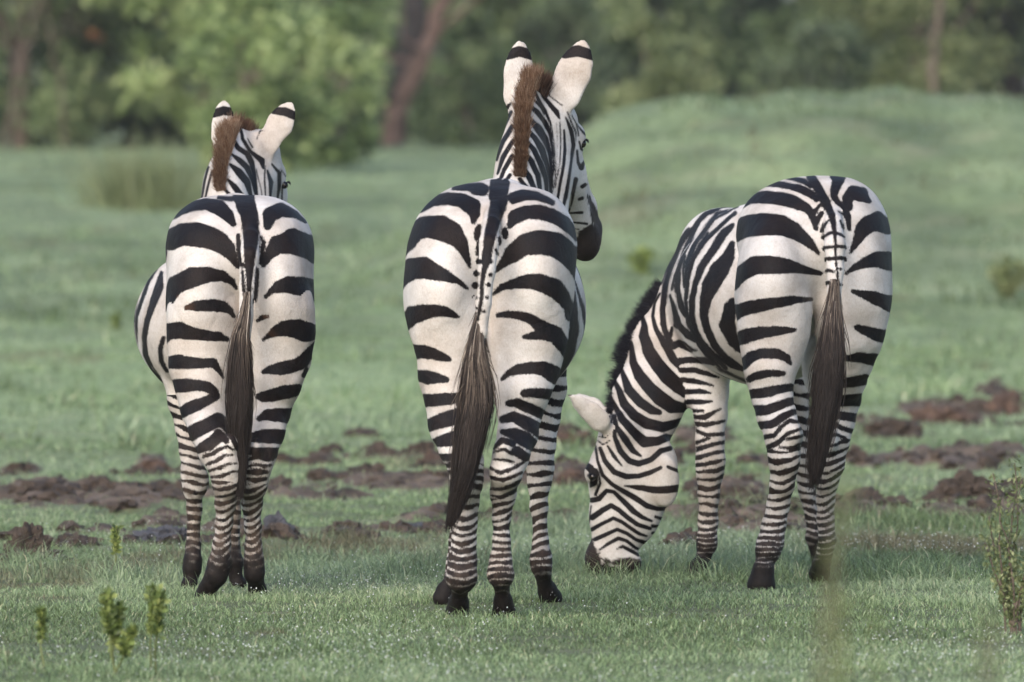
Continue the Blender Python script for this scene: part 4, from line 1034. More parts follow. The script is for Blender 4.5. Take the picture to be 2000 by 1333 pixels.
# ------------------------------------------------------------------ grass blades
def grass_mat():
    m, nt, b = new_mat("grass_blades")
    c = ramp(nt, attr(nt, "tint"), [(0, (.11, .155, .065)), (.35, (.265, .375, .18)), (.7, (.39, .505, .28)), (.9, (.54, .62, .40)), (1, (.62, .53, .36))])
    c = mixc(nt, attr(nt, "dry"), c, mixc(nt, noise(nt, 3, 3), (.11, .088, .056), (.27, .235, .15)))
    c = mixc(nt, attr(nt, "wet"), c, (.45, .55, .385))
    nt.links.new(c, b.inputs["Base Color"]); b.inputs["Roughness"].default_value = .45
    b.inputs["Specular IOR Level"].default_value = .45
    tr = N(nt, "ShaderNodeBsdfTranslucent"); nt.links.new(c, tr.inputs[0])
    mx = N(nt, "ShaderNodeMixShader"); mx.inputs[0].default_value = .4
    out = nt.nodes["Material Output"]
    nt.links.new(b.outputs[0], mx.inputs[1]); nt.links.new(tr.outputs[0], mx.inputs[2]); nt.links.new(mx.outputs[0], out.inputs[0])
    return m
GRASS = grass_mat()
def shade(x, D):
    """patches of darker, older growth"""
    P = np.stack([x, D * .6, D * 0], 1)
    a = smooth((vnoise(P, .55, 11) + .5 * vnoise(P, 1.7, 12) - .05) / .5)
    strip = np.exp(-((D - 41.5) / 2.2) ** 2)
    return np.clip(a * (.35 + .75 * smooth((D - 72) / 8)) + .75 * strip * smooth((vnoise(P, 1.4, 13) + .45) / .6), 0, 1)
def patches(x, D):
    """worn, dry patches and dewy, paler ones"""
    P = np.stack([x, D * .45, D * 0], 1)
    a = vnoise(P, .9, 21) + .6 * vnoise(P, 2.6, 22) + .35 * vnoise(P, 7, 23)
    on_mound = smooth((D - 74) / 4) * smooth((x + .5) / 1.5) * (1 - smooth((D - 96) / 4))
    dry = smooth((a - .42 + .42 * on_mound + .16 * np.exp(-((D - 41.5 - 1.5 * vnoise(P, .7, 27)) / 2.0) ** 2)) / .6)
    b = vnoise(P, .6, 24) + .5 * vnoise(P, 2.0, 25)
    for a0, d0, ra, rb in ((2.2, 83.0, .40, .40), (2.8, 82.6, .50, .40), (3.25, 82, .35, .6), (1.35, 83.6, .3, .25), (.6, 82, .3, .6), (3.1, 83.7, .5, .25), (1.9, 82.0, .3, .4), (2.6, 81, .7, .7), (1.1, 81, .5, .5), (-.3, 80, .4, 1.2)):
        e = 1 - ((x - a0) / ra) ** 2 - ((D - d0) / rb) ** 2 + .9 * vnoise(P * [1, 2, 1], 5.0, 28)
        dry = np.maximum(dry, smooth(e / .9) * .85)
    wet = smooth((b + .15) / .7) * (1 - dry)
    return dry, wet
def blades(name, n, D0, D1, xmarg, hmin, hmax, wid, seed, hpow=1.6, dens=None):
    r = np.random.default_rng(seed)
    # spread so that nearer ground gets more
    D = D0 * (D1 / D0) ** r.random(n) if D1 / D0 > 1.25 else r.uniform(D0, D1, n)
    x = r.uniform(-1, 1, n) * (D * 1000 / FPX + xmarg)
    # tufts: pull blades towards random centres
    c = r.normal(size=(n, 2)) * .0
    m = mudmask(x, D)
    P = np.stack([x, D, np.zeros(n)], 1)
    tuft = vnoise(P, 7, 1) * .5 + vnoise(P, 2.2, 2) * .5
    keep = (r.random(n) > np.minimum(m * 1.35 - .08, .86)) & (r.random(n) < .72 + .6 * tuft)
    if dens is not None: keep &= dens(x, D, r)
    x, D, m, tuft = x[keep], D[keep], m[keep], tuft[keep]; n = len(x)
    z = ground(x, D)
    h = (hmin + (hmax - hmin) * r.random(n) ** hpow) * (1 + .8 * tuft) * (1 - .15 * m)
    a = r.uniform(0, 2 * math.pi, n); lean = r.uniform(.25, 1.7, n) * h
    wa = a + r.uniform(.6, 2.5, n)
    w = wid * r.uniform(.6, 1.3, n) * .5
    base = np.stack([x, D, z - .004], 1)
    side = np.stack([np.cos(wa), np.sin(wa), np.zeros(n)], 1) * w[:, None]
    ld = np.stack([np.cos(a), np.sin(a), np.zeros(n)], 1)
    mid = base + ld * (lean * .35)[:, None]; mid[:, 2] += h * .6
    tip = base + ld * lean[:, None]; tip[:, 2] += h * r.uniform(.75, 1.0, n)
    V = np.stack([base - side, base + side, mid + side * .8, mid - side * .8, tip], 1).reshape(-1, 3)
    i = np.arange(n)[:, None] * 5
    F = np.concatenate([i + [0, 1, 2], i + [0, 2, 3], i + [3, 2, 4]])
    t = .42 + .26 * r.normal(size=n) + .25 * tuft + .22 * vnoise(P[keep] * [1, .5, 1], .8, 5) - .5 * shade(x, D) - (.16 if name in ('rough_grass', 'far_tufts') else 0) - .42 * smooth((D - 72) / 6) * (1 - smooth((D - 98) / 6)) * smooth((x + 1.4) / 2.4)
    t = np.where(r.random(n) < .03, .97, np.clip(t, 0, .9))
    T = np.stack([t - .22, t - .22, t, t, t + .08], 1).clip(0, 1)
    dry, wet = patches(x, D)
    dv = np.clip(dry * .75 + (r.random(n) < .04 + .25 * dry) * .6 + .5 * m, 0, .95); wv = np.clip(wet * r.uniform(.2, 1.1, n) * .55, 0, .6)
    o = link(name, np_mesh(name, V, F, GRASS, True, {"tint": T.reshape(-1), "dry": np.repeat(dv, 5), "wet": np.repeat(wv, 5)}))
    return tag(o, kind="stuff")
g1 = blades("grass", 860000, 29.5, 46, 1.4, .006, .030, .0032, 31)
tag(g1, "short green turf growing round the hooves", "grass")
g2 = blades("grass", 330000, 46, 76, 1.9, .010, .036, .0065, 32)
tag(g2, "short green turf behind the zebras", "grass")
g3 = blades("grass", 150000, 76, 150, 3.0, .015, .045, .014, 33)
tag(g3, "distant green turf in front of the trees", "grass")
g4 = blades("taller_grass", 80000, 30, 50, 1.4, .02, .062, .0030, 34, 1.5, lambda x, D, r: (vnoise(np.stack([x, D * .7, D * 0], 1), 2.5, 7) > .35) | ((np.abs(D - 41.5) < 3) & (r.random(len(x)) < .8)))
tag(g4, "taller loose grass wisps sticking out of the turf", "grass")

g5 = blades("rough_grass", 120000, 37.8, 44.5, 1.4, .025, .085, .0034, 35, 1.3, lambda x, D, r: vnoise(np.stack([x, D * .5, D * 0], 1), 1.7, 9) + .5 * vnoise(np.stack([x, D * .5, D * 0], 1), 5, 9) > -.12 + .10 * np.abs(D - 41))
tag(g5, "rougher darker tangle of grass along the near edge of the soil", "grass")
def tufty(x, D, r):
    P = np.stack([x, D * .7, D * 0], 1)
    return (vnoise(P, 3.5, 41) + .5 * vnoise(P, 1.1, 42)) > .48
g6 = blades("far_tufts", 110000, 52, 100, 2.2, .04, .12, .011, 36, 1.2, tufty)
tag(g6, "scattered coarse tufts of grass in the middle distance and on the mound", "grass")
# dew
def dew():
    m, nt, b = new_mat("dew")
    b.inputs["Base Color"].default_value = (.9, .93, .95, 1); b.inputs["Roughness"].default_value = .15
    r = np.random.default_rng(9); n = 16000
    D = r.uniform(30.5, 42, n); x = r.uniform(-1, 1, n) * (D * 1000 / FPX + .4)
    P = np.stack([x, D * .5, D * 0], 1)
    k = vnoise(P, 1.2, 3) + .3 > r.random(n); x, D = x[k], D[k]; n = len(x)
    z = ground(x, D) + r.uniform(.015, .05, n); s = .0009 + .0019 * r.random(n) ** 3
    o8 = np.array([(1, 0, 0), (-1, 0, 0), (0, 1, 0), (0, -1, 0), (0, 0, 1), (0, 0, -1)], float)
    V = (np.stack([x, D, z], 1)[:, None] + o8[None] * s[:, None, None]).reshape(-1, 3)
    f = np.array([(0, 2, 4), (2, 1, 4), (1, 3, 4), (3, 0, 4), (2, 0, 5), (1, 2, 5), (3, 1, 5), (0, 3, 5)])
    F = (np.arange(n)[:, None, None] * 6 + f[None]).reshape(-1, 3)
    tag(link("dew_drops", np_mesh("dew_drops", V, F, m, True)), "white dew drops sparkling on the near turf", "dew", kind="stuff")
dew()

# ------------------------------------------------------------------ clods of soil
def soil_mat(name, a, b_):
    m, nt, b = new_mat(name)
    c = ramp(nt, noise(nt, 18, 6), [(.3, a), (.7, b_)])
    nt.links.new(c, b.inputs["Base Color"]); b.inputs["Roughness"].default_value = .8
    bump(nt, b, noise(nt, 60, 6), .9, .02)
    return m
SOIL = soil_mat("soil_brown", (.022, .016, .012), (.080, .057, .042))
SOILR = soil_mat("soil_red", (.045, .028, .021), (.13, .082, .060))
SOILB = soil_mat("soil_blue_grey", (.035, .036, .045), (.085, .09, .11))
def ico(sub=4):
    import bmesh
    bm = bmesh.new(); bmesh.ops.create_icosphere(bm, subdivisions=sub, radius=1)
    V = np.array([v.co[:] for v in bm.verts]); F = np.array([[v.index for v in f.verts] for f in bm.faces]); bm.free(); return V, F
ICO = ico(5)
def clod(name, px, py, wpx, hpx, mat, label, seed, cat="clod", group="clods of turned soil", depth=.8, parent=None):
    """a lump whose foot is seen at (px, py), wpx wide and hpx high in the photograph"""
    D = flatD(py); x = (px - 1000) * D / FPX; s = D / FPX
    V, F = ICO; V = V.copy()
    n = vnoise(V + seed, 1.3, 1) * .30 + vnoise(V + seed, 3.0, 2) * .26 + vnoise(V + seed, 7, 3) * .17 + vnoise(V + seed, 16, 3) * .09
    rid = np.abs(vnoise(V + seed, 2.2, 6)) * .22
    V = V * (1 + n - rid + .1)[:, None]
    V = V * [wpx * s * .44, wpx * s * .44 * depth, hpx * s * .70]
    o = link(name, np_mesh(name, V, F, mat, False), (x, D + wpx * s * .2, gz(x, D) + hpx * s * .05))
    return tag(o, label, cat, group)
CL = [
    (1885, 978, 105, 58, SOIL, "dark crumbly mud clod standing alone at the right behind the third zebra"),
    (825, 890, 62, 40, SOIL, "dark earth clod left of the middle zebra's hind leg, higher up the grass"),
    (843, 912, 48, 34, SOILR, "reddish earth clod touching the middle zebra's left thigh"),
    (300, 924, 90, 30, SOILR, "low reddish clod just left of the left zebra's front leg"),
    (620, 903, 52, 22, SOIL, "small round clod right of the left zebra's hock"),
    (550, 900, 36, 22, SOIL, "small dark clod touching the left zebra's right hind leg"),
    (742, 893, 60, 18, SOIL, "flat dark clod between the left and middle zebras"),
    (706, 856, 30, 20, SOILR, "tiny red clod alone in the grass above the soil strip, between two zebras"),
    (55, 1095, 95, 78, SOIL, "large dark soil lump with withered grass at the left edge"),
    (330, 1060, 150, 46, SOILB, "bluish grey slab of wet soil behind the left zebra's front legs"),
    (540, 1052, 66, 46, SOILB, "bluish black clod right of the left zebra's hind legs"),
    (680, 1046, 60, 24, SOIL, "low brown clod midway between the left and middle zebras, lower row"),
    (830, 1030, 110, 22, SOILB, "thin dark ridge of wet soil left of the middle zebra's lower legs"),
    (1850, 832, 150, 52, SOILR, "wide reddish bank of churned soil at the upper right"),
    (1965, 808, 90, 56, SOILR, "tall reddish clod at the right edge above the other clods"),
    (1745, 850, 110, 36, SOIL, "brown clod right of the third zebra's thigh"),
    (1440, 980, 80, 40, SOIL, "dark clod between the third zebra's front and hind legs"),
    (1340, 1062, 44, 30, SOIL, "small dark clod behind the grazing muzzle"),
    (1375, 885, 66, 42, SOIL, "brown clod under the third zebra's belly"),
    (1120, 868, 90, 26, SOILR, "pale reddish low clod below the grazing zebra's ear"),
    (1120, 948, 60, 30, SOILR, "brown clod left of the grazing zebra's forehead"),
    (1105, 1008, 36, 22, SOILR, "small red clod right of the middle zebra's foreleg"),
    (950, 1012, 50, 24, SOILB, "small bluish clod between the middle zebra's hind legs"),
    (1700, 990, 60, 34, SOIL, "low dark clod right of the third zebra's hind foot"),
    (185, 962, 50, 22, SOIL, "small brown clod in the soil strip at the far left"),
    (90, 970, 70, 28, SOIL, "brown lump in the soil strip close to the left edge"),
    (1990, 950, 50, 26, SOIL, "small dark clod at the right edge beside the leafy shrub"),
    (145, 1068, 34, 20, SOILB, "tiny dark clod just right of the large lump at the left edge"),
    (1520, 985, 60, 30, SOIL, "brown clod behind the third zebra's hind cannon"),
]
for k, (px, py, w, h_, mt, lb_) in enumerate(CL): clod("mud_clod", px, py, w, h_, mt, lb_, 3.1 * k + 1)
def crumbs():
    r = np.random.default_rng(19); n = 9000
    D = r.uniform(38, 70, n); x = r.uniform(-1, 1, n) * (D * 1000 / FPX + .8)
    k = mudmask(x, D) > .10 + .5 * r.random(n); x, D = x[k], D[k]
    for px, py, w, h_, mt, lb_ in CL:
        Dc = flatD(py); q = 70; a = r.normal(size=q) * w * .42 * Dc / FPX
        x = np.append(x, (px - 1000) * Dc / FPX + a); D = np.append(D, Dc + r.normal(size=q) * w * .45 * Dc / FPX)
    n = len(x)
    z = ground(x, D); s = .010 + .045 * r.random(n) ** 3
    V0, F0 = ico(2)
    V = V0[None] * (1 + .35 * r.normal(size=(n, len(V0)))[..., None]).clip(.5, 1.5) * s[:, None, None] * [1, 1, .7] + np.stack([x, D, z], 1)[:, None]
    F = (np.arange(n)[:, None, None] * len(V0) + F0[None]).reshape(-1, 3)
    tag(link("soil_crumbs", np_mesh("soil_crumbs", V.reshape(-1, 3), F, SOIL, False)), "loose crumbs of brown soil scattered over the bare strips", "soil", kind="stuff")
crumbs()

# ------------------------------------------------------------------ plants
def leaf_mat(name, dark, mid, light, trans=.3):
    m, nt, b = new_mat(name)
    c = ramp(nt, attr(nt, "tint"), [(0, dark), (.5, mid), (1, light)])
    nt.links.new(c, b.inputs["Base Color"]); b.inputs["Roughness"].default_value = .5
    tr = N(nt, "ShaderNodeBsdfTranslucent"); nt.links.new(c, tr.inputs[0])
    mx = N(nt, "ShaderNodeMixShader"); mx.inputs[0].default_value = trans
    out = nt.nodes["Material Output"]
    nt.links.new(b.outputs[0], mx.inputs[1]); nt.links.new(tr.outputs[0], mx.inputs[2]); nt.links.new(mx.outputs[0], out.inputs[0])
    return m
L_BRIGHT = leaf_mat("leaf_bright", (.075, .125, .042), (.24, .33, .125), (.45, .53, .25))
L_MID = leaf_mat("leaf_mid", (.05, .085, .035), (.16, .225, .10), (.30, .36, .17))
L_DARK = leaf_mat("leaf_dark", (.03, .045, .028), (.085, .125, .065), (.17, .22, .12))
L_OLIVE = leaf_mat("leaf_olive", (.09, .12, .045), (.19, .235, .10), (.32, .35, .18))
L_PALE = leaf_mat("leaf_pale", (.12, .17, .07), (.24, .30, .14), (.40, .43, .25))
L_RUST = leaf_mat("leaf_rust", (.08, .045, .02), (.22, .10, .04), (.45, .17, .06))
def bark_mat(name, a, b_):
    m, nt, b = new_mat(name)
    nt.links.new(ramp(nt, noise(nt, 5, 6), [(.3, a), (.7, b_)]), b.inputs["Base Color"]); b.inputs["Roughness"].default_value = .9
    bump(nt, b, noise(nt, 14, 6), .8, .05)
    return m
BARK_D = bark_mat("bark_dark", (.018, .015, .015), (.055, .045, .042))
BARK_R = bark_mat("bark_red", (.13, .08, .06), (.30, .20, .16))
BARK_P = bark_mat("bark_pale", (.09, .07, .055), (.18, .14, .115))
def leaf_cloud(name, centers, radii, per, size, mat, seed, parent=None, origin=(0, 0, 0), squash=1.0, up=0.0):
    """leaves (folded rhombs) scattered in clumps round the given centres"""
    r = np.random.default_rng(seed); C = np.repeat(np.asarray(centers, float), per, 0); R = np.repeat(np.asarray(radii, float), per)
    n = len(C); d = r.normal(size=(n, 3)); d /= np.linalg.norm(d, axis=1, keepdims=True)
    q = r.random(n) ** .45
    P = C + d * (R * q)[:, None] * [1, 1, squash]
    a = r.normal(size=(n, 3)) + [0, 0, up]; a /= np.linalg.norm(a, axis=1, keepdims=True)
    b = np.cross(a, r.normal(size=(n, 3))); b /= np.linalg.norm(b, axis=1, keepdims=True); c = np.cross(a, b)
    s = size * r.uniform(.6, 1.4, n)[:, None]
    V = np.stack([P, P + a * s * .5 + b * s * .28 + c * s * .08, P + a * s, P + a * s * .5 - b * s * .28 + c * s * .08], 1)
    clump = np.repeat(r.random(len(centers)), per)
    T = (.45 + .8 * (clump - .5) + .22 * r.normal(size=n)).clip(0, 1)
    F = np.arange(n)[:, None] * 4 + np.arange(4)[None]
    me = np_mesh(name, V.reshape(-1, 3) - np.array(origin), F, mat, False, {"tint": np.repeat(T, 4)})
    return link(name, me, parent=parent)
def limb_mesh(name, paths, mat, parent, origin, sides=8):
    Vs = []; Fs = []; off = 0
    for pts in paths:
        p = np.array(pts, float); m = len(p)
        T = np.gradient(p[:, :3], axis=0); T /= np.linalg.norm(T, axis=1, keepdims=True)
        ref = np.array([.3, 1, .1]); A = np.cross(T, ref); A /= np.linalg.norm(A, axis=1, keepdims=True); Bv = np.cross(T, A)
        for k in range(sides):
            an = 2 * math.pi * k / sides; Vs.append(p[:, :3] + (A * math.cos(an) + Bv * math.sin(an)) * (p[:, 3:] * (1 + .12 * math.sin(3 * an + off))))
        for k in range(sides):
            for i in range(m - 1): Fs.append([off + k * m + i, off + ((k + 1) % sides) * m + i, off + ((k + 1) % sides) * m + i + 1, off + k * m + i + 1])
        off += sides * m
    return link(name, np_mesh(name, np.concatenate(Vs) - np.array(origin), np.array(Fs), mat, True), parent=parent)
def wig(a, b, r0, r1, n=9, amp=.06, seed=0):
    rr = np.random.default_rng(seed); a = np.array(a, float); b = np.array(b, float); L = np.linalg.norm(b - a)
    o = np.cumsum(rr.normal(size=(n, 3)) * amp * L / n ** .5, 0); t = np.linspace(0, 1, n)[:, None]; o = o - o[0] - (o[-1] - o[0]) * t
    return np.concatenate([a + (b - a) * t + o, r0 + (r1 - r0) * t], 1)
def tree(name, px, D, lo, hi, wide, leafmat, barkmat, nclump, per, leaf, label, cat, seed, trunk_r=.12, base_r=.55, lean=0.0, depth=None, group="trees and bushes at the edge of the clearing"):
    """lo / hi: height of the crown's underside and top above the ground"""
    r = np.random.default_rng(seed); x = (px - 1000) * D / FPX; z0 = gz(x, D); org = np.array([x, D, z0])
    e = bpy.data.objects.new(name, None); COL.objects.link(e); e.location = org; tag(e, label, cat, group)
    H = hi - lo; cz = z0 + (lo + hi) / 2; depth = depth or wide
    u = r.normal(size=(nclump, 3)); u /= np.linalg.norm(u, axis=1, keepdims=True); q = r.random(nclump) ** .4
    zt = r.random(nclump); wz = np.sqrt(np.clip(1 - .75 * (2 * zt - .8) ** 2, .15, 1))      # crown fullest below the middle
    an = r.uniform(0, 2 * math.pi, nclump); q = r.random(nclump) ** .5
    c = np.stack([x + lean + np.cos(an) * wide * q * wz, D + np.sin(an) * depth * q * wz, z0 + lo + H * zt], 1)
    c[:, 2] = np.maximum(c[:, 2], z0 + lo + .05)
    rad = base_r * r.uniform(.45, 1.0, nclump)
    leaf_cloud("crown", c, rad, per, leaf, leafmat, seed + 1, e, org, .75)
    paths = []
    top = np.array([x + lean, D, cz])
    tr = wig((x, D, z0 - .1), top, trunk_r, trunk_r * .5, seed=seed); paths.append(tr)
    for k in range(10):
        i = r.integers(3, 9); j = r.integers(0, nclump); paths.append(wig(tr[i, :3], c[j], trunk_r * .4, .012, 7, .1, seed + k))
    limb_mesh("trunk", paths, barkmat, e, org)
    return e
# left-hand bushes
tree("broadleaf_bush", 40, 150, 0, 4.6, 1.9, L_MID, BARK_P, 110, 120, .13, "dull green bush at the left edge with pale bare branches in front", "bush", 100)
tree("broadleaf_bush", 250, 152, 0, 5.0, 1.6, L_MID, BARK_P, 100, 120, .14, "bushy green shrub behind the left zebra's left ear", "bush", 101)
tree("broadleaf_tree", 420, 148, .3, 5.4, 1.5, L_BRIGHT, BARK_P, 110, 120, .14, "bright yellow green leafy tree above the left zebra's head", "tree", 102, base_r=.45)
tree("broadleaf_tree", 615, 149, .1, 5.2, .85, L_BRIGHT, BARK_P, 110, 120, .15, "bright green leafy tree between the left zebra and the leaning trunk", "tree", 103, base_r=.42)
tree("broadleaf_bush", 505, 126, 0, 2.3, .75, L_BRIGHT, BARK_P, 46, 120, .12, "low bright bush in front of the tree line, right of the left zebra's right ear", "bush", 116, base_r=.34)
tree("broadleaf_bush", 645, 130, 0, 1.7, .55, L_BRIGHT, BARK_P, 34, 120, .12, "low bright bush in front of the tree line, nearest to the leaning trunk", "bush", 117, base_r=.30)
tree("broadleaf_bush", 690, 147, 0, 1.2, .35, L_MID, BARK_P, 14, 110, .12, "small green bush hiding the foot of the leaning trunk on its left", "bush", 115, base_r=.28)
tree("broadleaf_bush", 560, 146, 0, 2.0, .9, L_MID, BARK_P, 24, 130, .12, "low green bush at the foot of the bright leafy trees", "bush", 104, base_r=.35)
tree("broadleaf_bush", 900, 160, 0, 1.9, .8, L_MID, BARK_P, 30, 120, .12, "low green bush right of the leaning reddish trunk", "bush", 105, base_r=.4)
tree("dense_tree", 1010, 166, .2, 5.6, 1.6, L_MID, BARK_D, 110, 110, .14, "green leafy tree behind the middle zebra's ears", "tree", 106)
tree("dense_tree", 1240, 163, .6, 5.8, 1.8, L_MID, BARK_D, 110, 110, .14, "mid green tree right of the middle zebra's head, behind the mound", "tree", 107)
tree("dense_tree", 1450, 168, .0, 5.8, 1.8, L_DARK, BARK_D, 110, 110, .14, "dark green tree behind the centre of the mound", "tree", 108)
tree("dense_tree", 1640, 160, 0, 5.6, 1.6, L_MID, BARK_D, 100, 110, .13, "mid green tree above the third zebra's rump", "tree", 109)
tree("olive_tree", 1790, 156, .3, 5.2, 1.3, L_OLIVE, BARK_P, 90, 110, .12, "pale olive tree behind the right half of the mound", "tree", 110)
tree("dense_tree", 1960, 158, .6, 5.4, 1.3, L_DARK, BARK_D, 80, 110, .13, "dark tree with a black trunk at the right edge", "tree", 111, trunk_r=.3)
tree("round_bush", 1620, 140, 0, 1.7, .7, L_DARK, BARK_D, 30, 120, .10, "dark round bush on the skyline of the mound, above the third zebra", "bush", 112, base_r=.35)
tree("round_bush", 1290, 138, 0, 1.55, .7, L_OLIVE, BARK_P, 26, 120, .10, "low olive bush just behind the left slope of the mound", "bush", 113, base_r=.32)
tree("round_bush", 1120, 152, 0, 1.9, .8, L_DARK, BARK_D, 30, 120, .11, "dark bush directly right of the middle zebra's right ear", "bush", 114, base_r=.38)
# leaning and standing trunks
def trunk_only(name, pts, D, mat, label, seed, twigs=6):
    x = (pts[0][0] - 1000) * D / FPX; org = np.array([x, D, gz(x, D)])
    e = bpy.data.objects.new(name, None); COL.objects.link(e); e.location = org; tag(e, label, "tree trunk", "bare trunks between the trees")
    P = [at(a, b, D) for a, b, _ in pts]; R = [c * D / FPX for _, _, c in pts]
    P[0][2] = org[2] - .1
    t0 = np.linspace(0, 1, len(P)); t = np.linspace(0, 1, 14)
    Q = np.stack([np.interp(t, t0, [p[j] for p in P]) for j in range(3)] + [np.interp(t, t0, R)], 1)
    rr = np.random.default_rng(seed); Q[1:, :3] += rr.normal(size=(13, 3)) * .03
    limb_mesh("trunk", [Q], mat, e, org, 10)
    br = []
    for k in range(twigs):
        i = rr.integers(4, 13); a = Q[i, :3]; br.append(wig(a, a + rr.normal(size=3) * [.7, .4, .2] + [0, 0, .9], Q[i, 3] * .35, .01, 8, .12, seed + k))
    limb_mesh("branch", br, mat, e, org, 6)
trunk_only("leaning_trunk", [(742, 300, 25), (785, 200, 20), (835, 90, 17), (872, 0, 15), (920, -150, 12), (950, -300, 8)], 153, BARK_R, "thick reddish bare trunk leaning right between the green bushes", 201)
trunk_only("dark_trunk", [(760, 290, 22), (790, 150, 22), (812, 40, 24), (800, -100, 20), (780, -300, 14)], 157, BARK_D, "black upright trunk behind the leaning reddish one", 202)
trunk_only("dark_trunk", [(1945, 300, 26), (1945, 120, 26), (1955, 0, 25), (1960, -200, 18)], 162, BARK_D, "tall black trunk near the top right corner", 203)
trunk_only("fallen_limb", [(0, 235, 3.4), (30, 150, 3), (62, 60, 2.6), (75, 0, 2), (80, -60, 1.4)], 148, BARK_P, "thin pale dead limb leaning at the left edge", 204, 9)
trunk_only("bare_sapling", [(130, 250, 2.6), (110, 130, 2.3), (95, 40, 2), (85, -40, 1.3)], 148, BARK_P, "thin pale bare sapling near the top left corner", 205, 7)
trunk_only("bare_sapling", [(690, 260, 8), (720, 240, 8), (750, 210, 6), (775, 180, 4)], 150, BARK_D, "dark crooked dead stem at the foot of the leaning trunk", 206, 3)
trunk_only("pale_trunk", [(1105, 280, 8), (1100, 120, 8), (1110, 0, 7), (1120, -150, 5)], 164, BARK_P, "slim pale trunk right of the middle zebra's head", 207, 4)
trunk_only("pale_trunk", [(1375, 260, 10), (1370, 120, 10), (1360, 0, 9), (1350, -150, 6)], 166, BARK_P, "slim pale trunk above the middle of the mound", 208, 4)
trunk_only("pale_trunk", [(1830, 260, 8), (1822, 120, 7), (1835, 0, 7), (1850, -150, 6)], 153, BARK_P, "slim pale trunk in front of the olive tree", 209, 4)
# the wood beyond
rw = np.random.default_rng(77); nc = 900
cc = np.stack([rw.uniform(-52, 52, nc), rw.uniform(176, 200, nc), rw.uniform(.8, 9.5, nc)], 1)
tag(leaf_cloud("wood", cc, rw.uniform(1.0, 2.2, nc), 120, .34, L_DARK, 78), "dark green wood filling the distance behind the trees", "wood", kind="stuff")
cc = np.stack([rw.uniform(-52, 52, 520), rw.uniform(168, 176, 520), rw.uniform(.9, 7.5, 520)], 1)
cc = cc[(np.abs(cc[:, 0]) < 8) | True]
tag(leaf_cloud("undergrowth", cc, rw.uniform(.6, 1.3, len(cc)), 90, .22, L_MID, 79), "mixed green undergrowth along the front of the wood", "undergrowth", kind="stuff")
tag(leaf_cloud("rusty_leaves", np.array([at(182, 66, 147), at(190, 72, 147)]), [.06, .05], 14, .07, L_RUST, 80), "small spray of orange leaves near the top left corner", "leaves")

# grassy shrubs and weeds
def grass_clump(name, px, py, D, h, w, n, wid, mat, label, cat, seed, group=None):
    x = (px - 1000) * D / FPX; z = gz(x, D); org = np.array([x, D, z]); r = np.random.default_rng(seed)
    b = org + np.stack([r.normal(size=n) * w * .4, r.normal(size=n) * w * .3, np.zeros(n)], 1)
    d = np.stack([(b[:, 0] - x) * .9 + r.normal(size=n) * .2, r.normal(size=n) * .3, np.ones(n)], 1)
    hh = h * r.uniform(.45, 1.1, n); t = np.linspace(0, 1, 6)
    P = b[:, None] + d[:, None] * (hh[:, None] * t)[..., None]; P += (r.normal(size=(n, 3)) * .12)[:, None] * (hh[:, None] * t ** 2)[..., None]
    o = tubes(name, P, wid * (1 - .85 * t)[None], mat, None, org, (r.random((n, 1)) * .8 + .2 * t[None]))
    o.location = org
    return tag(o, label, cat, group)
grass_clump("tall_tussock", 300, 410, flatD(408), .66, .60, 380, .009, L_PALE, "tall pale tussock of grass standing behind the left zebra", "tussock", 301)
grass_clump("tall_tussock", 235, 410, flatD(405), .42, .36, 180, .009, L_PALE, "shorter pale tussock left of the tall one behind the left zebra", "tussock", 302)
def weed(name, px, py_top, D, stems, mat, label, seed, leaf=.02, spread=.03, rows=26, group="weeds in the grass", cat="weed", t0=.45, per=9):
    """upright stems densely set with small leaves; stems: (dx px, top py)"""
    x = (px - 1000) * D / FPX; z = gz(x, D); org = np.array([x, D, z]); r = np.random.default_rng(seed)
    e = bpy.data.objects.new(name, None); COL.objects.link(e); e.location = org; tag(e, label, cat, group)
    paths = []; cs = []
    for dx, tp in stems:
        top = at(px + dx, tp, D + r.normal() * .02); p = wig(org + [r.normal() * .01, 0, -.01], top, .004, .0018, 8, .05, seed + int(dx))
        paths.append(p)
        t = np.linspace(t0, 1, rows) ** .8
        cs.append(np.stack([np.interp(t, np.linspace(0, 1, 8), p[:, j]) for j in range(3)], 1))
    limb_mesh("stem", paths, BARK_P if mat is L_OLIVE else GRASS_STEM, e, org, 5)
    leaf_cloud("leaves", np.concatenate(cs), np.tile(spread * np.linspace(.45, 1.15, rows), len(stems)), per, leaf, mat, seed + 5, e, org, .7, 1.2)
GRASS_STEM = plain("weed_stem", (.12, .15, .05))
L_WEED = leaf_mat("leaf_weed", (.07, .11, .03), (.19, .26, .075), (.34, .39, .13))
weed("leafy_weed", 225, 1150, 31.3, [(-18, 1160), (8, 1190), (35, 1232)], L_WEED, "yellow green leafy weed standing left of centre in the bottom left corner", 401, .022, .013)
weed("leafy_weed", 300, 1150, 31.5, [(0, 1152), (12, 1165)], L_WEED, "yellow green leafy weed with two close tops, right of the other corner weed", 402, .020, .015)
weed("leafy_weed", 80, 1190, 31.8, [(0, 1195)], L_WEED, "single small weed at the far left bottom", 403, .017, .010)
weed("leafy_weed", 226, 1030, 38.5, [(0, 1036)], L_WEED, "thin weed between the dark lump and the left zebra", 404, .02, .010, 16)
weed("leafy_weed", 225, 620, flatD(645), [(-5, 622), (6, 616)], L_WEED, "tiny weed far out in the grass left of the left zebra", 405, .035, .03, 6, t0=.1)
weed("leafy_weed", 1255, 500, 77.9, [(-10, 505), (8, 502)], L_WEED, "tiny dark weed in the far grass right of the middle zebra", 406, .06, .06, 8, t0=.1)
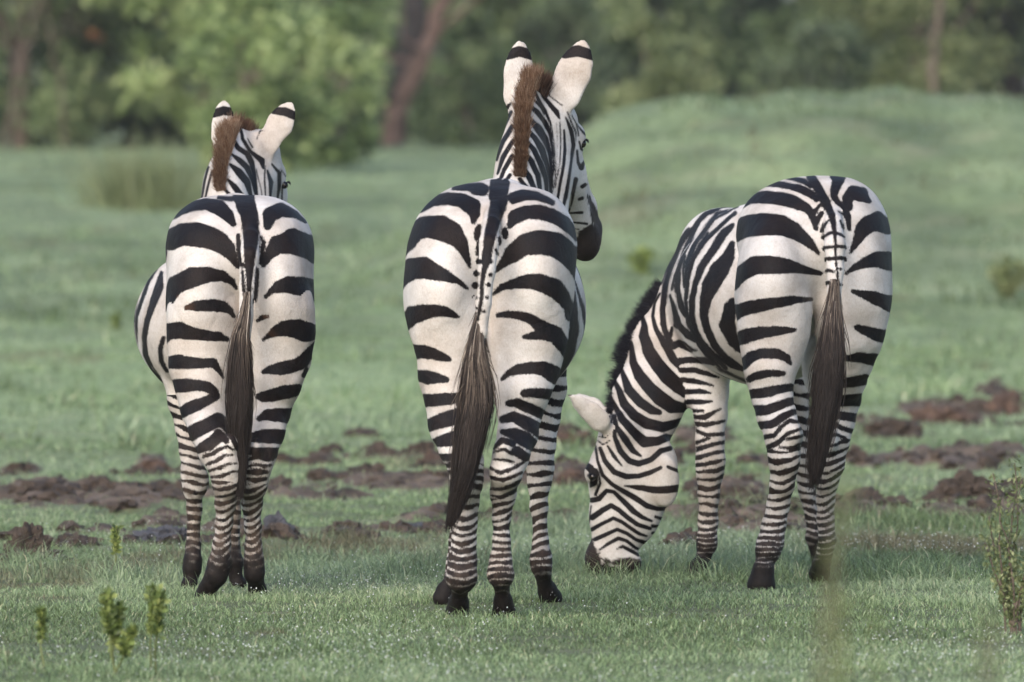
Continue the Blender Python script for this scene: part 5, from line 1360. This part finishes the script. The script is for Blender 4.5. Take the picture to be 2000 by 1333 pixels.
weed("leafy_weed", 1965, 515, 76.3, [(-25, 535), (-10, 520), (8, 512), (28, 518), (45, 530)], L_OLIVE, "low olive weed in the far grass at the right edge", 407, .05, .08, 10, t0=.05)
weed("leafy_shrub", 1982, 900, 33.9, [(-42, 925), (-28, 980), (0, 905), (-58, 1060), (-30, 1120), (14, 940), (40, 1000), (-50, 1010), (30, 1090), (-10, 1040), (60, 960)], L_OLIVE, "leafy shrub with reddish stems at the right edge of the picture", 408, .015, .030, 24, cat="shrub", t0=.15, per=6)
# weeds close to the camera, out of focus
weed("near_weed", 1655, 950, 15.5, [(-15, 985), (8, 960), (-5, 1150)], L_OLIVE, "tall blurred weed close to the camera in front of the third zebra's hind feet", 409, .013, .013, 24, t0=.45, per=6, group="blurred weeds close to the camera")
weed("near_weed", 1700, 1160, 15.2, [(0, 1165), (-60, 1190)], L_WEED, "shorter blurred weed close to the camera, right of the tall blurred one", 410, .012, .010, 14, t0=.6, per=5, group="blurred weeds close to the camera")
weed("near_weed", 1930, 1190, 15.0, [(-5, 1200), (20, 1225)], L_OLIVE, "blurred olive weed close to the camera in the bottom right corner", 411, .013, .010, 14, t0=.6, per=5, group="blurred weeds close to the camera")

# ------------------------------------------------------------------ morning haze
def haze():
    m = bpy.data.materials.new("haze"); m.use_nodes = True; nt = m.node_tree; nt.nodes.remove(nt.nodes["Principled BSDF"])
    v = N(nt, "ShaderNodeVolumePrincipled"); v.inputs["Color"].default_value = (.93, .96, 1, 1); v.inputs["Density"].default_value = .00022
    nt.links.new(v.outputs[0], nt.nodes["Material Output"].inputs["Volume"])
    x, y0, y1, z0, z1 = 330, -6, 910, -1.2, 15
    V = [(a, b, c) for a in (-x, x) for b in (y0, y1) for c in (z0, z1)]
    F = [(0, 1, 3, 2), (4, 6, 7, 5), (0, 4, 5, 1), (2, 3, 7, 6), (0, 2, 6, 4), (1, 5, 7, 3)]
    tag(link("haze", np_mesh("haze", V, F, m, False)), "thin morning haze over the clearing", "haze", kind="stuff")
haze()
